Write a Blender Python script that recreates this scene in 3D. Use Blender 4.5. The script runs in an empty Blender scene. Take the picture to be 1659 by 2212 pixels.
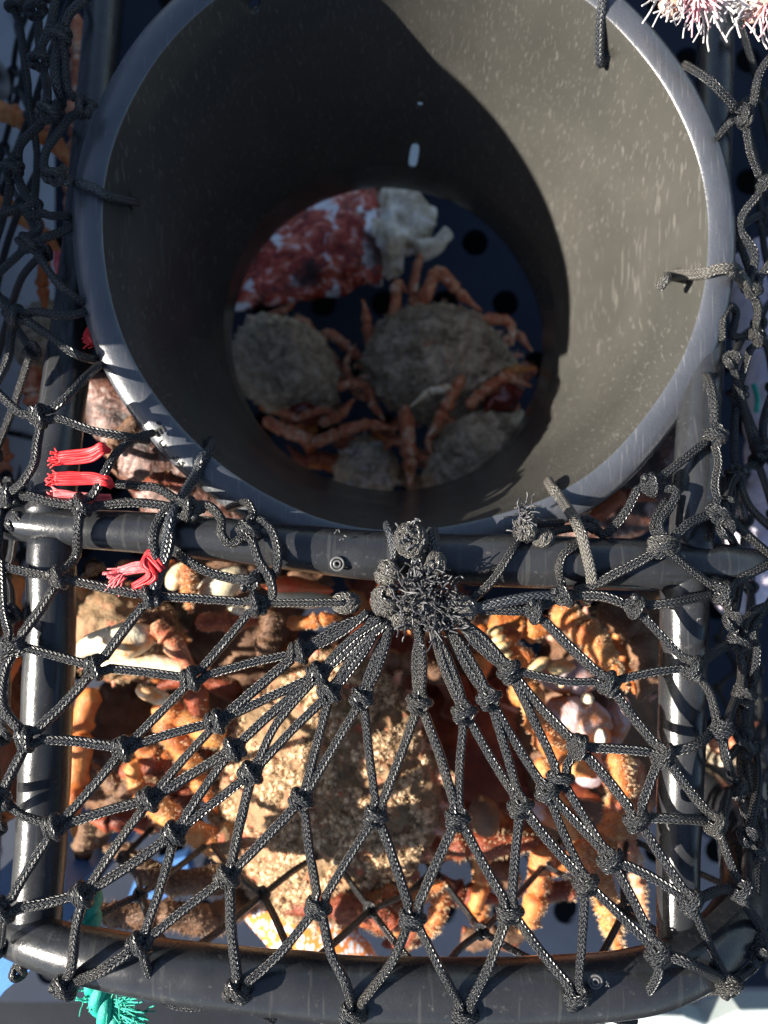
import bpy, math, random
import numpy as np
from mathutils import Vector, noise

# ------------------------------------------------------------------ camera, world, sun
S = bpy.context.scene
COL = S.collection
F, H0 = 1800.0, 0.45            # focal length (reference px), camera height over the top bar

cd = bpy.data.cameras.new('camera'); cam = bpy.data.objects.new('camera', cd); COL.objects.link(cam)
cam.location = (0, 0, H0); cam.rotation_euler = (0, 0, 0)
cd.sensor_fit = 'HORIZONTAL'; cd.sensor_width = 36; cd.lens = 36 * F / 1659
cd.clip_start = 0.01; cd.clip_end = 200
cd.dof.use_dof = True; cd.dof.focus_distance = 0.425; cd.dof.aperture_fstop = 7.5
S.camera = cam

SUN_AZ, SUN_EL = math.radians(186), math.radians(35)     # azimuth measured from +X, counter-clockwise
w = bpy.data.worlds.new('World'); S.world = w; w.use_nodes = True
nt = w.node_tree; nt.nodes.clear()
sky = nt.nodes.new('ShaderNodeTexSky'); sky.sky_type = 'NISHITA'; sky.sun_disc = False
sky.sun_elevation = SUN_EL; sky.sun_rotation = math.pi / 2 - SUN_AZ
bg = nt.nodes.new('ShaderNodeBackground'); bg.inputs[1].default_value = 0.05
wo = nt.nodes.new('ShaderNodeOutputWorld')
nt.links.new(sky.outputs[0], bg.inputs[0]); nt.links.new(bg.outputs[0], wo.inputs[0])
ld = bpy.data.lights.new('sun', 'SUN'); sun = bpy.data.objects.new('sun', ld); COL.objects.link(sun)
ld.energy = 5.0; ld.angle = math.radians(0.5); ld.color = (1, .93, .82)
sd = Vector((math.cos(SUN_EL) * math.cos(SUN_AZ), math.cos(SUN_EL) * math.sin(SUN_AZ), math.sin(SUN_EL)))
sun.rotation_euler = sd.to_track_quat('Z', 'Y').to_euler()
S.view_settings.view_transform = 'Standard'; S.view_settings.look = 'None'
S.view_settings.exposure = 1.7; S.view_settings.gamma = 1
S.view_settings.use_curve_mapping = False

R = random.Random(7)

# ------------------------------------------------------------------ helpers
def W(x, y, z=0.0):
    d = H0 - z
    return Vector(((x - 829.5) * d / F, (1106 - y) * d / F, z))
def px(r, z=0.0): return r * (H0 - z) / F
def nz(p, s=1.0): return noise.noise(p * s)

class M:
    def __init__(s): s.v = []; s.f = []; s.m = []; s.uv = []
    def build(s, name, mats, parent=None, smooth=True):
        me = bpy.data.meshes.new(name); me.from_pydata([tuple(p) for p in s.v], [], s.f)
        for mt in (mats if isinstance(mats, (list, tuple)) else [mats]): me.materials.append(mt)
        if s.m and len(s.m) == len(s.f): me.polygons.foreach_set('material_index', s.m)
        if smooth: me.polygons.foreach_set('use_smooth', [True] * len(s.f))
        if s.uv and len(s.uv) == len(s.f):
            l = me.uv_layers.new(name='UVMap')
            l.data.foreach_set('uv', [c for q in s.uv for t in q for c in t])
        me.update()
        o = bpy.data.objects.new(name, me); COL.objects.link(o)
        if parent: o.parent = parent
        return o
def tag(o, label=None, cat=None, group=None, kind=None):
    if label: o['label'] = label
    if cat: o['category'] = cat
    if group: o['group'] = group
    if kind: o['kind'] = kind
    return o
def empty(name, loc, label, cat, group=None):
    # the parts are modelled in place, so the empty stays at the origin of the scene grid
    o = bpy.data.objects.new(name, None); COL.objects.link(o); o.empty_display_size = .02
    return tag(o, label, cat, group)

def crom(pts, rad, n, linear=False):
    """Catmull-Rom through pts, n samples a span"""
    P, Q = [], []
    m = len(pts)
    for i in range(m - 1):
        p0, p1, p2, p3 = pts[max(i - 1, 0)], pts[i], pts[i + 1], pts[min(i + 2, m - 1)]
        for k in range(n):
            t = k / n
            if linear: P.append(p1.lerp(p2, t))
            else: P.append(0.5 * ((2 * p1) + (p2 - p0) * t + (2 * p0 - 5 * p1 + 4 * p2 - p3) * t * t + (3 * p1 - p0 - 3 * p2 + p3) * t ** 3))
            Q.append(rad[i] * (1 - t) + rad[i + 1] * t)
    P.append(pts[-1]); Q.append(rad[-1])
    return P, Q
def ring_tube(m, P, Q, seg=10, mat=0, cap=True, flat=1.0, disp=None, up=None):
    n = len(P); base = len(m.v); u = None; L = 0
    for i in range(n):
        t = (P[min(i + 1, n - 1)] - P[max(i - 1, 0)])
        t = t.normalized() if t.length > 1e-9 else Vector((0, 0, 1))
        if u is None:
            a = up or (Vector((0, 0, 1)) if abs(t.z) < .9 else Vector((1, 0, 0)))
            u = (a - t * a.dot(t)).normalized()
        else:
            u = (u - t * u.dot(t)); u = u.normalized() if u.length > 1e-6 else t.orthogonal().normalized()
        b = t.cross(u)
        if i: L += (P[i] - P[i - 1]).length
        r = Q[i]
        for j in range(seg):
            a = 2 * math.pi * j / seg
            p = P[i] + (u * math.cos(a) * flat + b * math.sin(a)) * r
            if disp: p = p + (p - P[i]).normalized() * disp(p) * r
            m.v.append(p)
        if i:
            dl = (P[i] - P[i - 1]).length; q0 = L - dl
            for j in range(seg):
                j2 = (j + 1) % seg; A = base + (i - 1) * seg; B = base + i * seg
                m.f.append((A + j, A + j2, B + j2, B + j)); m.m.append(mat)
                k = 1 / (2 * max(r, 1e-5))
                m.uv.append(((j / seg, q0 * 180), ((j + 1) / seg, q0 * 180), ((j + 1) / seg, L * 180), (j / seg, L * 180)))
    if cap:
        for i, rev in ((0, True), (n - 1, False)):
            t = (P[0] - P[1]) if rev else (P[-1] - P[-2])
            t = t.normalized() if t.length > 1e-9 else Vector((0, 0, 1))
            c = len(m.v); m.v.append(P[i] + t * Q[i] * .45)
            A = base + i * seg
            for j in range(seg):
                j2 = (j + 1) % seg
                m.f.append((A + j2, A + j, c) if rev else (A + j, A + j2, c)); m.m.append(mat)
                m.uv.append(((0, 0),) * 3)
def tube(m, pts, r, n=6, seg=10, **k):
    rad = r if isinstance(r, (list, tuple)) else [r] * len(pts)
    lin = k.pop('linear', False)
    P, Q = crom(pts, rad, n, lin); ring_tube(m, P, Q, seg, **k)

def blob(m, c, ax, ay, az, nu=24, nv=16, mat=0, disp=None, k=None, zlow=1.0):
    """ellipsoid with axis vectors ax, ay, az; k(y)-> width factor along ay; zlow flattens the underside"""
    b = len(m.v)
    for i in range(nv + 1):
        ph = math.pi * i / nv; y = -math.cos(ph); s = math.sin(ph)
        for j in range(nu):
            th = 2 * math.pi * j / nu; x = s * math.cos(th); z = s * math.sin(th)
            if z < 0: z *= zlow
            if k: x *= k(y); z *= .6 + .4 * k(y)
            p = c + ax * x + ay * y + az * z
            if disp: p = p + (ax.normalized() * x + ay.normalized() * y + az.normalized() * z) * disp(p)
            m.v.append(p)
    for i in range(nv):
        for j in range(nu):
            j2 = (j + 1) % nu
            m.f.append((b + i * nu + j, b + i * nu + j2, b + (i + 1) * nu + j2, b + (i + 1) * nu + j)); m.m.append(mat)
            m.uv.append(((j / nu, i / nv), ((j + 1) / nu, i / nv), ((j + 1) / nu, (i + 1) / nv), (j / nu, (i + 1) / nv)))

def cone(m, base, tip, r, mat=0, seg=6):
    ring_tube(m, [base, base.lerp(tip, .5), tip], [r, r * .55, r * .08], seg, mat=mat)

def hairs(m, n, length, wd, mat, seed=0, curl=.6, keep=None, zmin=None, clump=0.0):
    """short tapered bristles rooted on the quads already in m"""
    rg = np.random.RandomState(seed)
    V = np.array([tuple(p) for p in m.v]); Fq = np.array([f for f in m.f if len(f) == 4])
    A, B, C, D = (V[Fq[:, i]] for i in range(4))
    nr = np.cross(C - A, D - B); ar = np.linalg.norm(nr, axis=1) + 1e-12; nr = nr / ar[:, None]
    ok = np.ones(len(Fq), bool)
    if zmin is not None: ok &= nr[:, 2] > zmin
    pr = ar * ok; pr /= pr.sum()
    idx = rg.choice(len(Fq), n, p=pr); a = rg.rand(n, 1); b = rg.rand(n, 1)
    P = (A[idx] * (1 - a) + B[idx] * a) * (1 - b) + (D[idx] * (1 - a) + C[idx] * a) * b
    N = nr[idx]
    if clump > 0:
        cc = np.floor(P / clump); h = np.sin(cc @ np.array([127.1, 311.7, 74.7])) * 43758.5
        h = h - np.floor(h); h2 = np.floor(h * 97.3) % 7 / 7
        centre = (cc + .5) * clump
        N = N + (centre - P) / clump * 1.1
        ln = length * (.25 + 1.15 * h[:, None]) * (.7 + .6 * rg.rand(n, 1)) * (h[:, None] > .14)
    else: ln = length * (.5 + .9 * rg.rand(n, 1))
    N = N + rg.normal(0, curl * .5, (n, 3)); N /= np.linalg.norm(N, axis=1)[:, None]
    s = np.cross(N, rg.normal(0, 1, (n, 3))); s /= np.linalg.norm(s, axis=1)[:, None]
    bend = rg.normal(0, curl * .35, (n, 3))
    mid = P + N * ln * .55; tip = P + (N + bend) * ln
    b0 = len(m.v)
    X = np.stack([P - s * wd / 2, P + s * wd / 2, mid + s * wd * .35, mid - s * wd * .35, tip], 1).reshape(-1, 3)
    m.v.extend([tuple(q) for q in X])
    for i in range(n):
        o = b0 + i * 5
        m.f.append((o, o + 1, o + 2, o + 3)); m.f.append((o + 3, o + 2, o + 4)); m.m += [mat, mat]
        m.uv += [((0, 0),) * 4, ((0, 0),) * 3]

# ------------------------------------------------------------------ materials
def mat(name, base, rough=.5, **k):
    """base: list of (pos, colour) over a noise, or one colour"""
    mt = bpy.data.materials.new(name); mt.use_nodes = True; t = mt.node_tree; t.nodes.clear()
    N = t.nodes.new; Lk = t.links.new
    out = N('ShaderNodeOutputMaterial'); p = N('ShaderNodeBsdfPrincipled'); Lk(p.outputs[0], out.inputs[0])
    tc = N('ShaderNodeTexCoord')
    def ns(scale, detail=4, rgh=.6, dist=0, stretch=None):
        n = N('ShaderNodeTexNoise'); n.inputs['Scale'].default_value = scale
        n.inputs['Detail'].default_value = detail; n.inputs['Roughness'].default_value = rgh
        n.inputs['Distortion'].default_value = dist
        if stretch:
            mp = N('ShaderNodeMapping'); mp.inputs['Scale'].default_value = stretch[0]
            mp.inputs['Rotation'].default_value = stretch[1]
            Lk(tc.outputs['Object'], mp.inputs[0]); Lk(mp.outputs[0], n.inputs['Vector'])
        else: Lk(tc.outputs['Object'], n.inputs['Vector'])
        return n
    def ramp(src, stops, interp='LINEAR'):
        r = N('ShaderNodeValToRGB'); r.color_ramp.interpolation = interp
        e = r.color_ramp.elements
        while len(e) < len(stops): e.new(.5)
        for q, (a, c) in zip(e, stops): q.position = a; q.color = (*c, 1) if len(c) == 3 else c
        Lk(src, r.inputs[0]); return r.outputs[0]
    def mixc(fac, a, b, mode='MIX'):
        x = N('ShaderNodeMix'); x.data_type = 'RGBA'; x.blend_type = mode
        if hasattr(fac, 'links'): Lk(fac, x.inputs[0])
        else: x.inputs[0].default_value = fac
        for q, s in ((a, 6), (b, 7)):
            if hasattr(q, 'links'): Lk(q, x.inputs[s])
            else: x.inputs[s].default_value = (*q, 1)
        return x.outputs[2]
    def g(v): return (v, v, v)
    if isinstance(base, list): col = ramp(ns(k.get('scale', 60), 5, .65, k.get('dist', .4)).outputs[0], base)
    else: col = base
    bh = None
    if k.get('spots'):      # second colour in patches: (colour, scale, lo, hi)
        for c2, sc, lo, hi in k['spots']:
            col = mixc(ramp(ns(sc, 3, .6, .3).outputs[0], [(lo, g(0)), (hi, g(1))]), col, c2)
    if k.get('scratch'):    # thin worn scratches in two directions
        for i, (rot, sc, amt) in enumerate(k['scratch']):
            n = ns(sc, 1, .5, 0, ((1, .04, .2), (.3, .4, rot)))
            f = ramp(n.outputs[0], [(.66, g(0)), (.72, g(amt))])
            col = mixc(f, col, k.get('scratch_col', (.35, .33, .3)))
    if k.get('dust'):
        c2, sc, lo, hi = k['dust']
        col = mixc(ramp(ns(sc, 6, .7).outputs[0], [(lo, g(0)), (hi, g(1))]), col, c2)
    if hasattr(col, 'links'): Lk(col, p.inputs['Base Color'])
    else: p.inputs['Base Color'].default_value = (*col, 1)
    if isinstance(rough, tuple):
        Lk(ramp(ns(k.get('rscale', 40), 4).outputs[0], [(.35, g(rough[0])), (.65, g(rough[1]))]), p.inputs['Roughness'])
    else: p.inputs['Roughness'].default_value = rough
    p.inputs['Specular IOR Level'].default_value = k.get('spec', .5)
    if k.get('coat'): p.inputs['Coat Weight'].default_value = k['coat']; p.inputs['Coat Roughness'].default_value = k.get('coat_r', .15)
    if k.get('sheen'): p.inputs['Sheen Weight'].default_value = k['sheen']
    if k.get('sss'):
        p.inputs['Subsurface Weight'].default_value = k['sss']; p.inputs['Subsurface Radius'].default_value = (.004, .002, .001)
        p.inputs['Subsurface Scale'].default_value = 1.0
    if k.get('bump'):
        prev = None
        for it in k['bump']:
            sc, st = it[0], it[1]
            n = ns(sc, 5, .65, 0, it[2] if len(it) > 2 else None)
            b = N('ShaderNodeBump'); b.inputs['Strength'].default_value = st; b.inputs['Distance'].default_value = .002
            Lk(n.outputs[0], b.inputs['Height'])
            if prev: Lk(prev, b.inputs['Normal'])
            prev = b.outputs[0]
        Lk(prev, p.inputs['Normal'])
    return mt

def twine_mat(name, dark, light, dust, period=1.0, cols=4.0, bs=.9, dlo=.5, dhi=.75):
    mt = bpy.data.materials.new(name); mt.use_nodes = True; t = mt.node_tree; t.nodes.clear()
    N = t.nodes.new; Lk = t.links.new
    out = N('ShaderNodeOutputMaterial'); p = N('ShaderNodeBsdfPrincipled'); Lk(p.outputs[0], out.inputs[0])
    uv = N('ShaderNodeUVMap'); sp = N('ShaderNodeSeparateXYZ'); Lk(uv.outputs[0], sp.inputs[0])
    def mth(op, a, b=None):
        x = N('ShaderNodeMath'); x.operation = op
        for i, q in enumerate((a, b)):
            if q is None: continue
            if hasattr(q, 'links'): Lk(q, x.inputs[i])
            else: x.inputs[i].default_value = q
        return x.outputs[0]
    c = mth('MULTIPLY', mth('ABSOLUTE', mth('SUBTRACT', mth('FRACT', mth('MULTIPLY', sp.outputs[0], cols)), .5)), 2)
    ph = mth('ADD', mth('MULTIPLY', sp.outputs[1], 1.55 * period), mth('MULTIPLY', c, .9))
    s = mth('ADD', mth('MULTIPLY', mth('SINE', mth('MULTIPLY', ph, 6.2832)), .5), .5)
    edge = mth('SUBTRACT', 1, mth('POWER', mth('ABSOLUTE', mth('SUBTRACT', mth('MULTIPLY', c, 2), 1)), 4))
    h = mth('MULTIPLY', s, mth('ADD', mth('MULTIPLY', edge, .6), .4))
    tc = N('ShaderNodeTexCoord')
    n = N('ShaderNodeTexNoise'); n.inputs['Scale'].default_value = 1300; n.inputs['Detail'].default_value = 2; Lk(tc.outputs['Object'], n.inputs['Vector'])
    hh = mth('ADD', h, mth('MULTIPLY', n.outputs[0], .6))
    r = N('ShaderNodeValToRGB'); r.color_ramp.elements[0].position = .62; r.color_ramp.elements[1].position = 1.30
    r.color_ramp.elements[0].color = (*dark, 1); r.color_ramp.elements[1].color = (*light, 1); Lk(hh, r.inputs[0])  # glints on braid ridges and dark grooves painted into the colour
    n2 = N('ShaderNodeTexNoise'); n2.inputs['Scale'].default_value = 28; n2.inputs['Detail'].default_value = 5; Lk(tc.outputs['Object'], n2.inputs['Vector'])
    r2 = N('ShaderNodeValToRGB'); r2.color_ramp.elements[0].position = dlo; r2.color_ramp.elements[1].position = dhi
    r2.color_ramp.elements[1].color = (.75, .75, .75, 1); Lk(n2.outputs[0], r2.inputs[0])
    x = N('ShaderNodeMix'); x.data_type = 'RGBA'; Lk(mth('MULTIPLY', r2.outputs[0], hh), x.inputs[0]); Lk(r.outputs[0], x.inputs[6]); x.inputs[7].default_value = (*dust, 1)
    Lk(x.outputs[2], p.inputs['Base Color'])
    p.inputs['Roughness'].default_value = .27; p.inputs['Specular IOR Level'].default_value = .6
    b = N('ShaderNodeBump'); b.inputs['Strength'].default_value = bs; b.inputs['Distance'].default_value = .0011
    Lk(hh, b.inputs['Height']); Lk(b.outputs[0], p.inputs['Normal'])
    return mt

TW = twine_mat('net_twine', (.003, .0035, .0045), (.062, .065, .071), (.09, .083, .07), period=1.5, cols=6, bs=1.0)
TWD = twine_mat('dusty_twine', (.008, .008, .009), (.10, .10, .098), (.20, .185, .16), period=1.5, cols=6, dlo=.35, dhi=.6)
LASH = twine_mat('lashing_cord', (.008, .010, .013), (.062, .068, .078), (.11, .11, .107), period=1.3, cols=6, bs=.7)
PIPE = mat('black_pipe', [(.3, (.014, .015, .017)), (.7, (.027, .028, .031))], (.17, .32), scale=30, spec=.6,
           scratch=[(0, 300, .25), (1.57, 320, .25)], scratch_col=(.08, .08, .075), dust=((.10, .095, .09), 200, .60, .80), bump=[(90, .12), (700, .10)])
FUN = mat('funnel_plastic', [(.3, (.044, .0428, .0385)), (.7, (.058, .056, .050))], (.12, .24), scale=14, spec=.2, rscale=18,
          scratch=[(.6, 700, .25), (-.9, 800, .2), (1.9, 600, .18)], scratch_col=(.17, .165, .15), dust=((.45, .43, .38), 420, .70, .76), bump=[(22, .22), (500, .10)])
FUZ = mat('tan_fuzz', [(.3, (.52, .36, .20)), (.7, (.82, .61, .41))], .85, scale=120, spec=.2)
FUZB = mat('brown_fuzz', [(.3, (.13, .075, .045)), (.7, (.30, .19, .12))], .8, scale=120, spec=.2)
SHT = mat('tan_shell', [(.3, (.12, .068, .03)), (.5, (.28, .175, .085)), (.68, (.46, .18, .09))], .6, scale=90, bump=[(500, .8), (160, .8)],
          spots=[((.55, .12, .06), 70, .60, .72)])
ORG = mat('orange_shell', [(.25, (.30, .05, .012)), (.48, (.54, .15, .03)), (.62, (.60, .27, .08)), (.78, (.62, .42, .22))], (.28, .5), scale=45, sss=.08,
          bump=[(300, .5), (900, .4)], spots=[((.28, .05, .03), 38, .58, .72)])
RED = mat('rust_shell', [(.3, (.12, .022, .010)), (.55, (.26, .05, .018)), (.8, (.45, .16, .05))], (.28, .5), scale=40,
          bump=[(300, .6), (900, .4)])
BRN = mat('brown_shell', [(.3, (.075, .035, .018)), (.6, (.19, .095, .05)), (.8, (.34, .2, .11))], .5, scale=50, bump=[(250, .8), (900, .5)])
GRY = mat('grey_brown_shell', [(.32, (.17, .13, .085)), (.5, (.40, .325, .23)), (.68, (.62, .51, .39))], .7, scale=90, dist=1.0,
          bump=[(350, 1.0), (130, .8)], spots=[((.36, .16, .10), 50, .66, .76), ((.5, .46, .42), 90, .68, .76)])
PNK = mat('salmon_leg_shell', [(.3, (.24, .05, .025)), (.47, (.55, .16, .07)), (.57, (.60, .30, .17)), (.68, (.78, .64, .52))], .45, scale=110, bump=[(400, .7), (150, .5)])
IVO = mat('ivory_claw', [(.3, (.62, .50, .30)), (.55, (.76, .68, .50)), (.7, (.82, .76, .64))], .3, scale=60, spots=[((.62, .26, .07), 42, .54, .66), ((.35, .18, .08), 120, .66, .72)], bump=[(200, .4), (700, .3)])
LIL = mat('lilac_white_belly', [(.35, (.34, .24, .25)), (.5, (.55, .44, .46)), (.62, (.60, .30, .18))], .3, scale=60, spots=[((.50, .16, .05), 45, .52, .62)], bump=[(150, .5), (600, .4)])
EYE = mat('dark_mouth', [(.3, (.05, .01, .01)), (.7, (.20, .03, .02))], .2, scale=120)
FSK = mat('red_mottled_fish_skin', [(.32, (.06, .012, .010)), (.45, (.34, .035, .020)), (.56, (.62, .13, .07)), (.66, (.80, .60, .55))], .22, scale=70, dist=1.2,
          bump=[(260, .6)], spots=[((.85, .85, .9), 34, .58, .63), ((.04, .010, .008), 20, .54, .66)])
FLS = mat('cream_fish_flesh', [(.3, (.28, .22, .13)), (.5, (.58, .50, .38)), (.7, (.82, .80, .76))], .35, scale=60, bump=[(90, .9), (400, .5)])
BRD = mat('frayed_red_cord', [(.3, (.50, .006, .012)), (.7, (.72, .03, .035))], .5, scale=200)
PKD = mat('frayed_pink_cord', [(.3, (.60, .05, .07)), (.7, (.75, .22, .22))], .5, scale=200)
RIM = mat('sky_tinted_scuffed_rim', [(.3, (.042, .046, .056)), (.7, (.062, .067, .080))], (.25, .40), scale=24, spec=.9, coat=.3, coat_r=.25,
          scratch=[(.2, 700, .4), (-1.1, 800, .4)], scratch_col=(.16, .16, .16), dust=((.2, .2, .19), 420, .66, .80), bump=[(30, .2), (500, .15)])  # paler, bluer base paints in the sky reflected on the lip; scratches are scuffs
TEAL = mat('teal_rope', [(.3, (.005, .25, .18)), (.7, (.02, .45, .34))], .45, scale=300, bump=[(900, .4)])
WHT = mat('bleached_fibre', [(.3, (.50, .46, .45)), (.7, (.62, .60, .59))], .6, scale=100)
PCH = mat('pink_sponge', [(.3, (.50, .15, .11)), (.55, (.60, .36, .28)), (.75, (.7, .64, .6))], .8, scale=70, bump=[(300, 1)])
BLU = mat('blue_plastic', [(.3, (.05, .16, .42)), (.7, (.08, .22, .52))], .4, scale=20, bump=[(300, .15)])
NVY = mat('deck_plastic', [(.3, (.008, .013, .026)), (.7, (.013, .020, .038))], .6, spec=.25, scale=12, bump=[(120, .15)])
DKB = mat('dark_bin_plastic', [(.3, (.005, .007, .011)), (.7, (.010, .013, .02))], .7, scale=20, spec=.2, bump=[(300, .2)])
PAL = mat('pale_grp', [(.3, (.50, .58, .58)), (.7, (.62, .68, .66))], .5, scale=15, bump=[(200, .1)])
STL = mat('dull_steel', [(.3, (.05, .05, .05)), (.7, (.14, .14, .14))], .35, scale=300)
LRP = mat('lilac_rope', [(.3, (.55, .48, .60)), (.7, (.80, .75, .84))], .7, scale=120, bump=[(500, .6)])

def wrasse_mat():
    mt = mat('orange_spotted_fish_skin', (.8, .8, .8), .25)
    t = mt.node_tree; p = [n for n in t.nodes if n.type == 'BSDF_PRINCIPLED'][0]
    tc = t.nodes.new('ShaderNodeTexCoord'); v = t.nodes.new('ShaderNodeTexVoronoi'); v.inputs['Scale'].default_value = 330
    mp = t.nodes.new('ShaderNodeMapping'); mp.inputs['Scale'].default_value = (1, .5, 1); mp.inputs['Rotation'].default_value = (0, 0, -.8)
    t.links.new(tc.outputs['Object'], mp.inputs[0]); t.links.new(mp.outputs[0], v.inputs['Vector'])
    r = t.nodes.new('ShaderNodeValToRGB'); e = r.color_ramp.elements
    e[0].position = .32; e[0].color = (.75, .85, .90, 1); e[1].position = .5; e[1].color = (.72, .22, .05, 1)
    t.links.new(v.outputs['Distance'], r.inputs[0]); t.links.new(r.outputs[0], p.inputs['Base Color'])
    return mt
WRS = wrasse_mat()

# ------------------------------------------------------------------ ground and surroundings
# perforated deck mat: every cell is a square with a round hole
def perforated(name, x0, x1, y0, y1, cell, rad, z, material, thick=.008):
    m = M(); k = 16
    nx = int((x1 - x0) / cell); ny = int((y1 - y0) / cell)
    for i in range(nx):
        for j in range(ny):
            cx, cy = x0 + (i + .5) * cell + (cell / 2 if j % 2 else 0), y0 + (j + .5) * cell
            b = len(m.v)
            for q in range(k):
                a = 2 * math.pi * (q + .5) / k; c, s = math.cos(a), math.sin(a)
                f = cell / 2 / max(abs(c), abs(s))
                ex, ey = c * f, s * f
                if q in (1, 2): pass
                m.v += [Vector((cx + ex, cy + ey, z)), Vector((cx + rad * c, cy + rad * s, z)), Vector((cx + rad * .97 * c, cy + rad * .97 * s, z - thick))]
            for q in range(k):
                p = (q + 1) % k
                m.f.append((b + q * 3, b + p * 3, b + p * 3 + 1, b + q * 3 + 1)); m.f.append((b + q * 3 + 1, b + p * 3 + 1, b + p * 3 + 2, b + q * 3 + 2))
            # corner fillers
            for q in (1, 5, 9, 13):
                a0 = 2 * math.pi * (q + .5) / k; a1 = 2 * math.pi * (q - .5 + 1 - 1 + .0) / k
            for q, sx, sy in ((1, 1, 1), (5, -1, 1), (9, -1, -1), (13, 1, -1)):
                c = len(m.v); m.v.append(Vector((cx + sx * cell / 2, cy + sy * cell / 2, z)))
                m.f.append((b + q * 3, c, b + ((q + 1) % k) * 3))
    return m.build(name, material, None, smooth=False)
def sheet(name, pts, material, z=None):
    m = M(); m.v = [Vector(p) for p in pts]; m.f = [tuple(range(len(pts)))]; m.m = [0]
    return m.build(name, material, None, smooth=False)
FZ = -.40
o = sheet('ground', [(-60, -60, FZ - .06), (60, -60, FZ - .06), (60, 60, FZ - .06), (-60, 60, FZ - .06)], DKB); tag(o, kind='structure')
o = perforated('deck', -.62, .62, -.50, .70, 0.062, .0135, FZ, NVY); tag(o, kind='structure')

# ------------------------------------------------------------------ the pot: frame
pot = empty('crab_pot', (0, 0, 0), 'black pipe framed crab pot with knotted netting, full of orange crabs', 'crab pot')

def wob(s, a): return lambda p: a * nz(p, s)
def pipe(name, pts, radii, n=10, seg=28, parent=None):
    m = M(); P = [W(*q) for q in pts]
    tube(m, P, [px(r, q[2]) for r, q in zip(radii, pts)], n=n, seg=seg, disp=wob(40, .035))
    return m.build(name, PIPE, parent or pot)
topbar = pipe('frame_bar', [(12, 1127, -.01), (120, 1138, -.003), (400, 1158, 0), (800, 1199, 0), (1100, 1212, 0), (1400, 1220, -.002), (1560, 1218, -.008), (1640, 1212, -.016)],
              [38, 42, 46, 54, 57, 56, 44, 24])
lowbar = pipe('frame_bar', [(-12, 1996, -.01), (40, 2022, .012), (120, 2048, .024), (260, 2078, .032), (420, 2104, .035), (640, 2127, .035), (830, 2141, .035), (1150, 2140, .035), (1390, 2118, .03), (1530, 2055, .014),
                            (1606, 1950, -.015), (1602, 1830, -.05), (1560, 1735, -.10), (1480, 1665, -.16)],
              [40, 48, 54, 60, 63, 66, 67, 67, 66, 62, 56, 50, 42, 34])
pipe('side_bar', [(112, 1165, -.004), (108, 1400, .0), (95, 1700, .004), (78, 2000, .01)], [50, 54, 54, 54])
pipe('side_bar', [(1480, 1235, -.006), (1472, 1600, -.002), (1465, 1850, .002), (1464, 2075, .008)], [52, 50, 46, 42])
pipe('side_bar', [(106, 1120, -.006), (122, 980, -.024), (152, 750, -.052), (178, 560, -.075), (205, 250, -.105), (232, -60, -.14)], [52, 50, 47, 45, 42, 39])
pipe('side_bar', [(1492, 1190, -.006), (1505, 980, -.026), (1522, 700, -.058), (1540, 300, -.10), (1548, -60, -.14)], [48, 46, 44, 40, 37])
# longer hoops of the base, deep under the nets
pipe('base_bar', [(-60, 2000, -.03), (-20, 1500, -.24), (20, 900, -.34), (60, 200, -.36)], [50, 36, 30, 30])

def screw(x, y, z, r, parent):
    m = M(); c = W(x, y, z); rr = px(r, z)
    for q, (a, b, h) in enumerate(((1, .72, .0010), (.5, .2, .0012))):
        pts = [c + Vector((math.cos(t * math.pi / 9) * rr * a * (1 + .12 * nz(Vector((t, x, 0)))), math.sin(t * math.pi / 9) * rr * a, h)) for t in range(19)]
        tube(m, pts, rr * .2, n=1, seg=6)
    return m.build('screw', STL, parent)
screw(729, 1218, .0135, 14, topbar); screw(876, 2187, .047, 13, lowbar); screw(1285, 2118, .0485, 14, lowbar)
# burrs and shavings on the pipes
for (x, y, z) in ((733, 1146, .012), (740, 1160, .0135), (1315, 2126, .05), (1508, 1340, .012)):
    m = M()
    for k in range(3):
        c = W(x + R.uniform(-4, 4), y + R.uniform(-4, 4), z); tube(m, [c, c + Vector((R.uniform(-1, 1), R.uniform(-1, 1), .6)) * .002], [.0005, .0002], n=1, seg=5)
    m.build('pipe_burr', STL, pot)

# ------------------------------------------------------------------ the pot: funnel
fc = Vector((.0152, .1666, -.033)); fn = Vector((.0453, .0699, 1)).normalized()
fa = Vector((0, 1, 0)).cross(fn).normalized(); fb = fn.cross(fa)
def FP(r, d, t): return fc - fn * d + (fa * math.cos(t) + fb * math.sin(t)) * r
def revolve(m, prof, n=192, jit=0, closed=True):
    b = len(m.v); k = len(prof)
    for i in range(n):
        t = 2 * math.pi * i / n
        for j, (r, d) in enumerate(prof):
            q = 1 + jit * .002 * noise.noise(Vector((math.cos(t) * 2.2, math.sin(t) * 2.2, d * 18)))
            m.v.append(FP(r * q, d, t))
    for i in range(n):
        i2 = (i + 1) % n
        for j in range(k if closed else k - 1):
            j2 = (j + 1) % k
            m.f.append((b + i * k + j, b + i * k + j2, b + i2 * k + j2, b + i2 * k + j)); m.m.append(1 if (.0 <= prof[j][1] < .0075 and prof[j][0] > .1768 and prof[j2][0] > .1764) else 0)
inner = [(.1763, .0042), (.1758, .0060), (.1748, .0110), (.1725, .020), (.1708, .026)]
for i in range(1, 13):
    t = i / 12; inner.append((.1708 + (.1375 - .1708) * t, .026 + (.195 - .026) * t))
inner += [(.1366, .198), (.1366, .205), (.1358, .215), (.1349, .230), (.1346, .240), (.1350, .2415), (.1366, .2415), (.1372, .240)]
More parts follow.
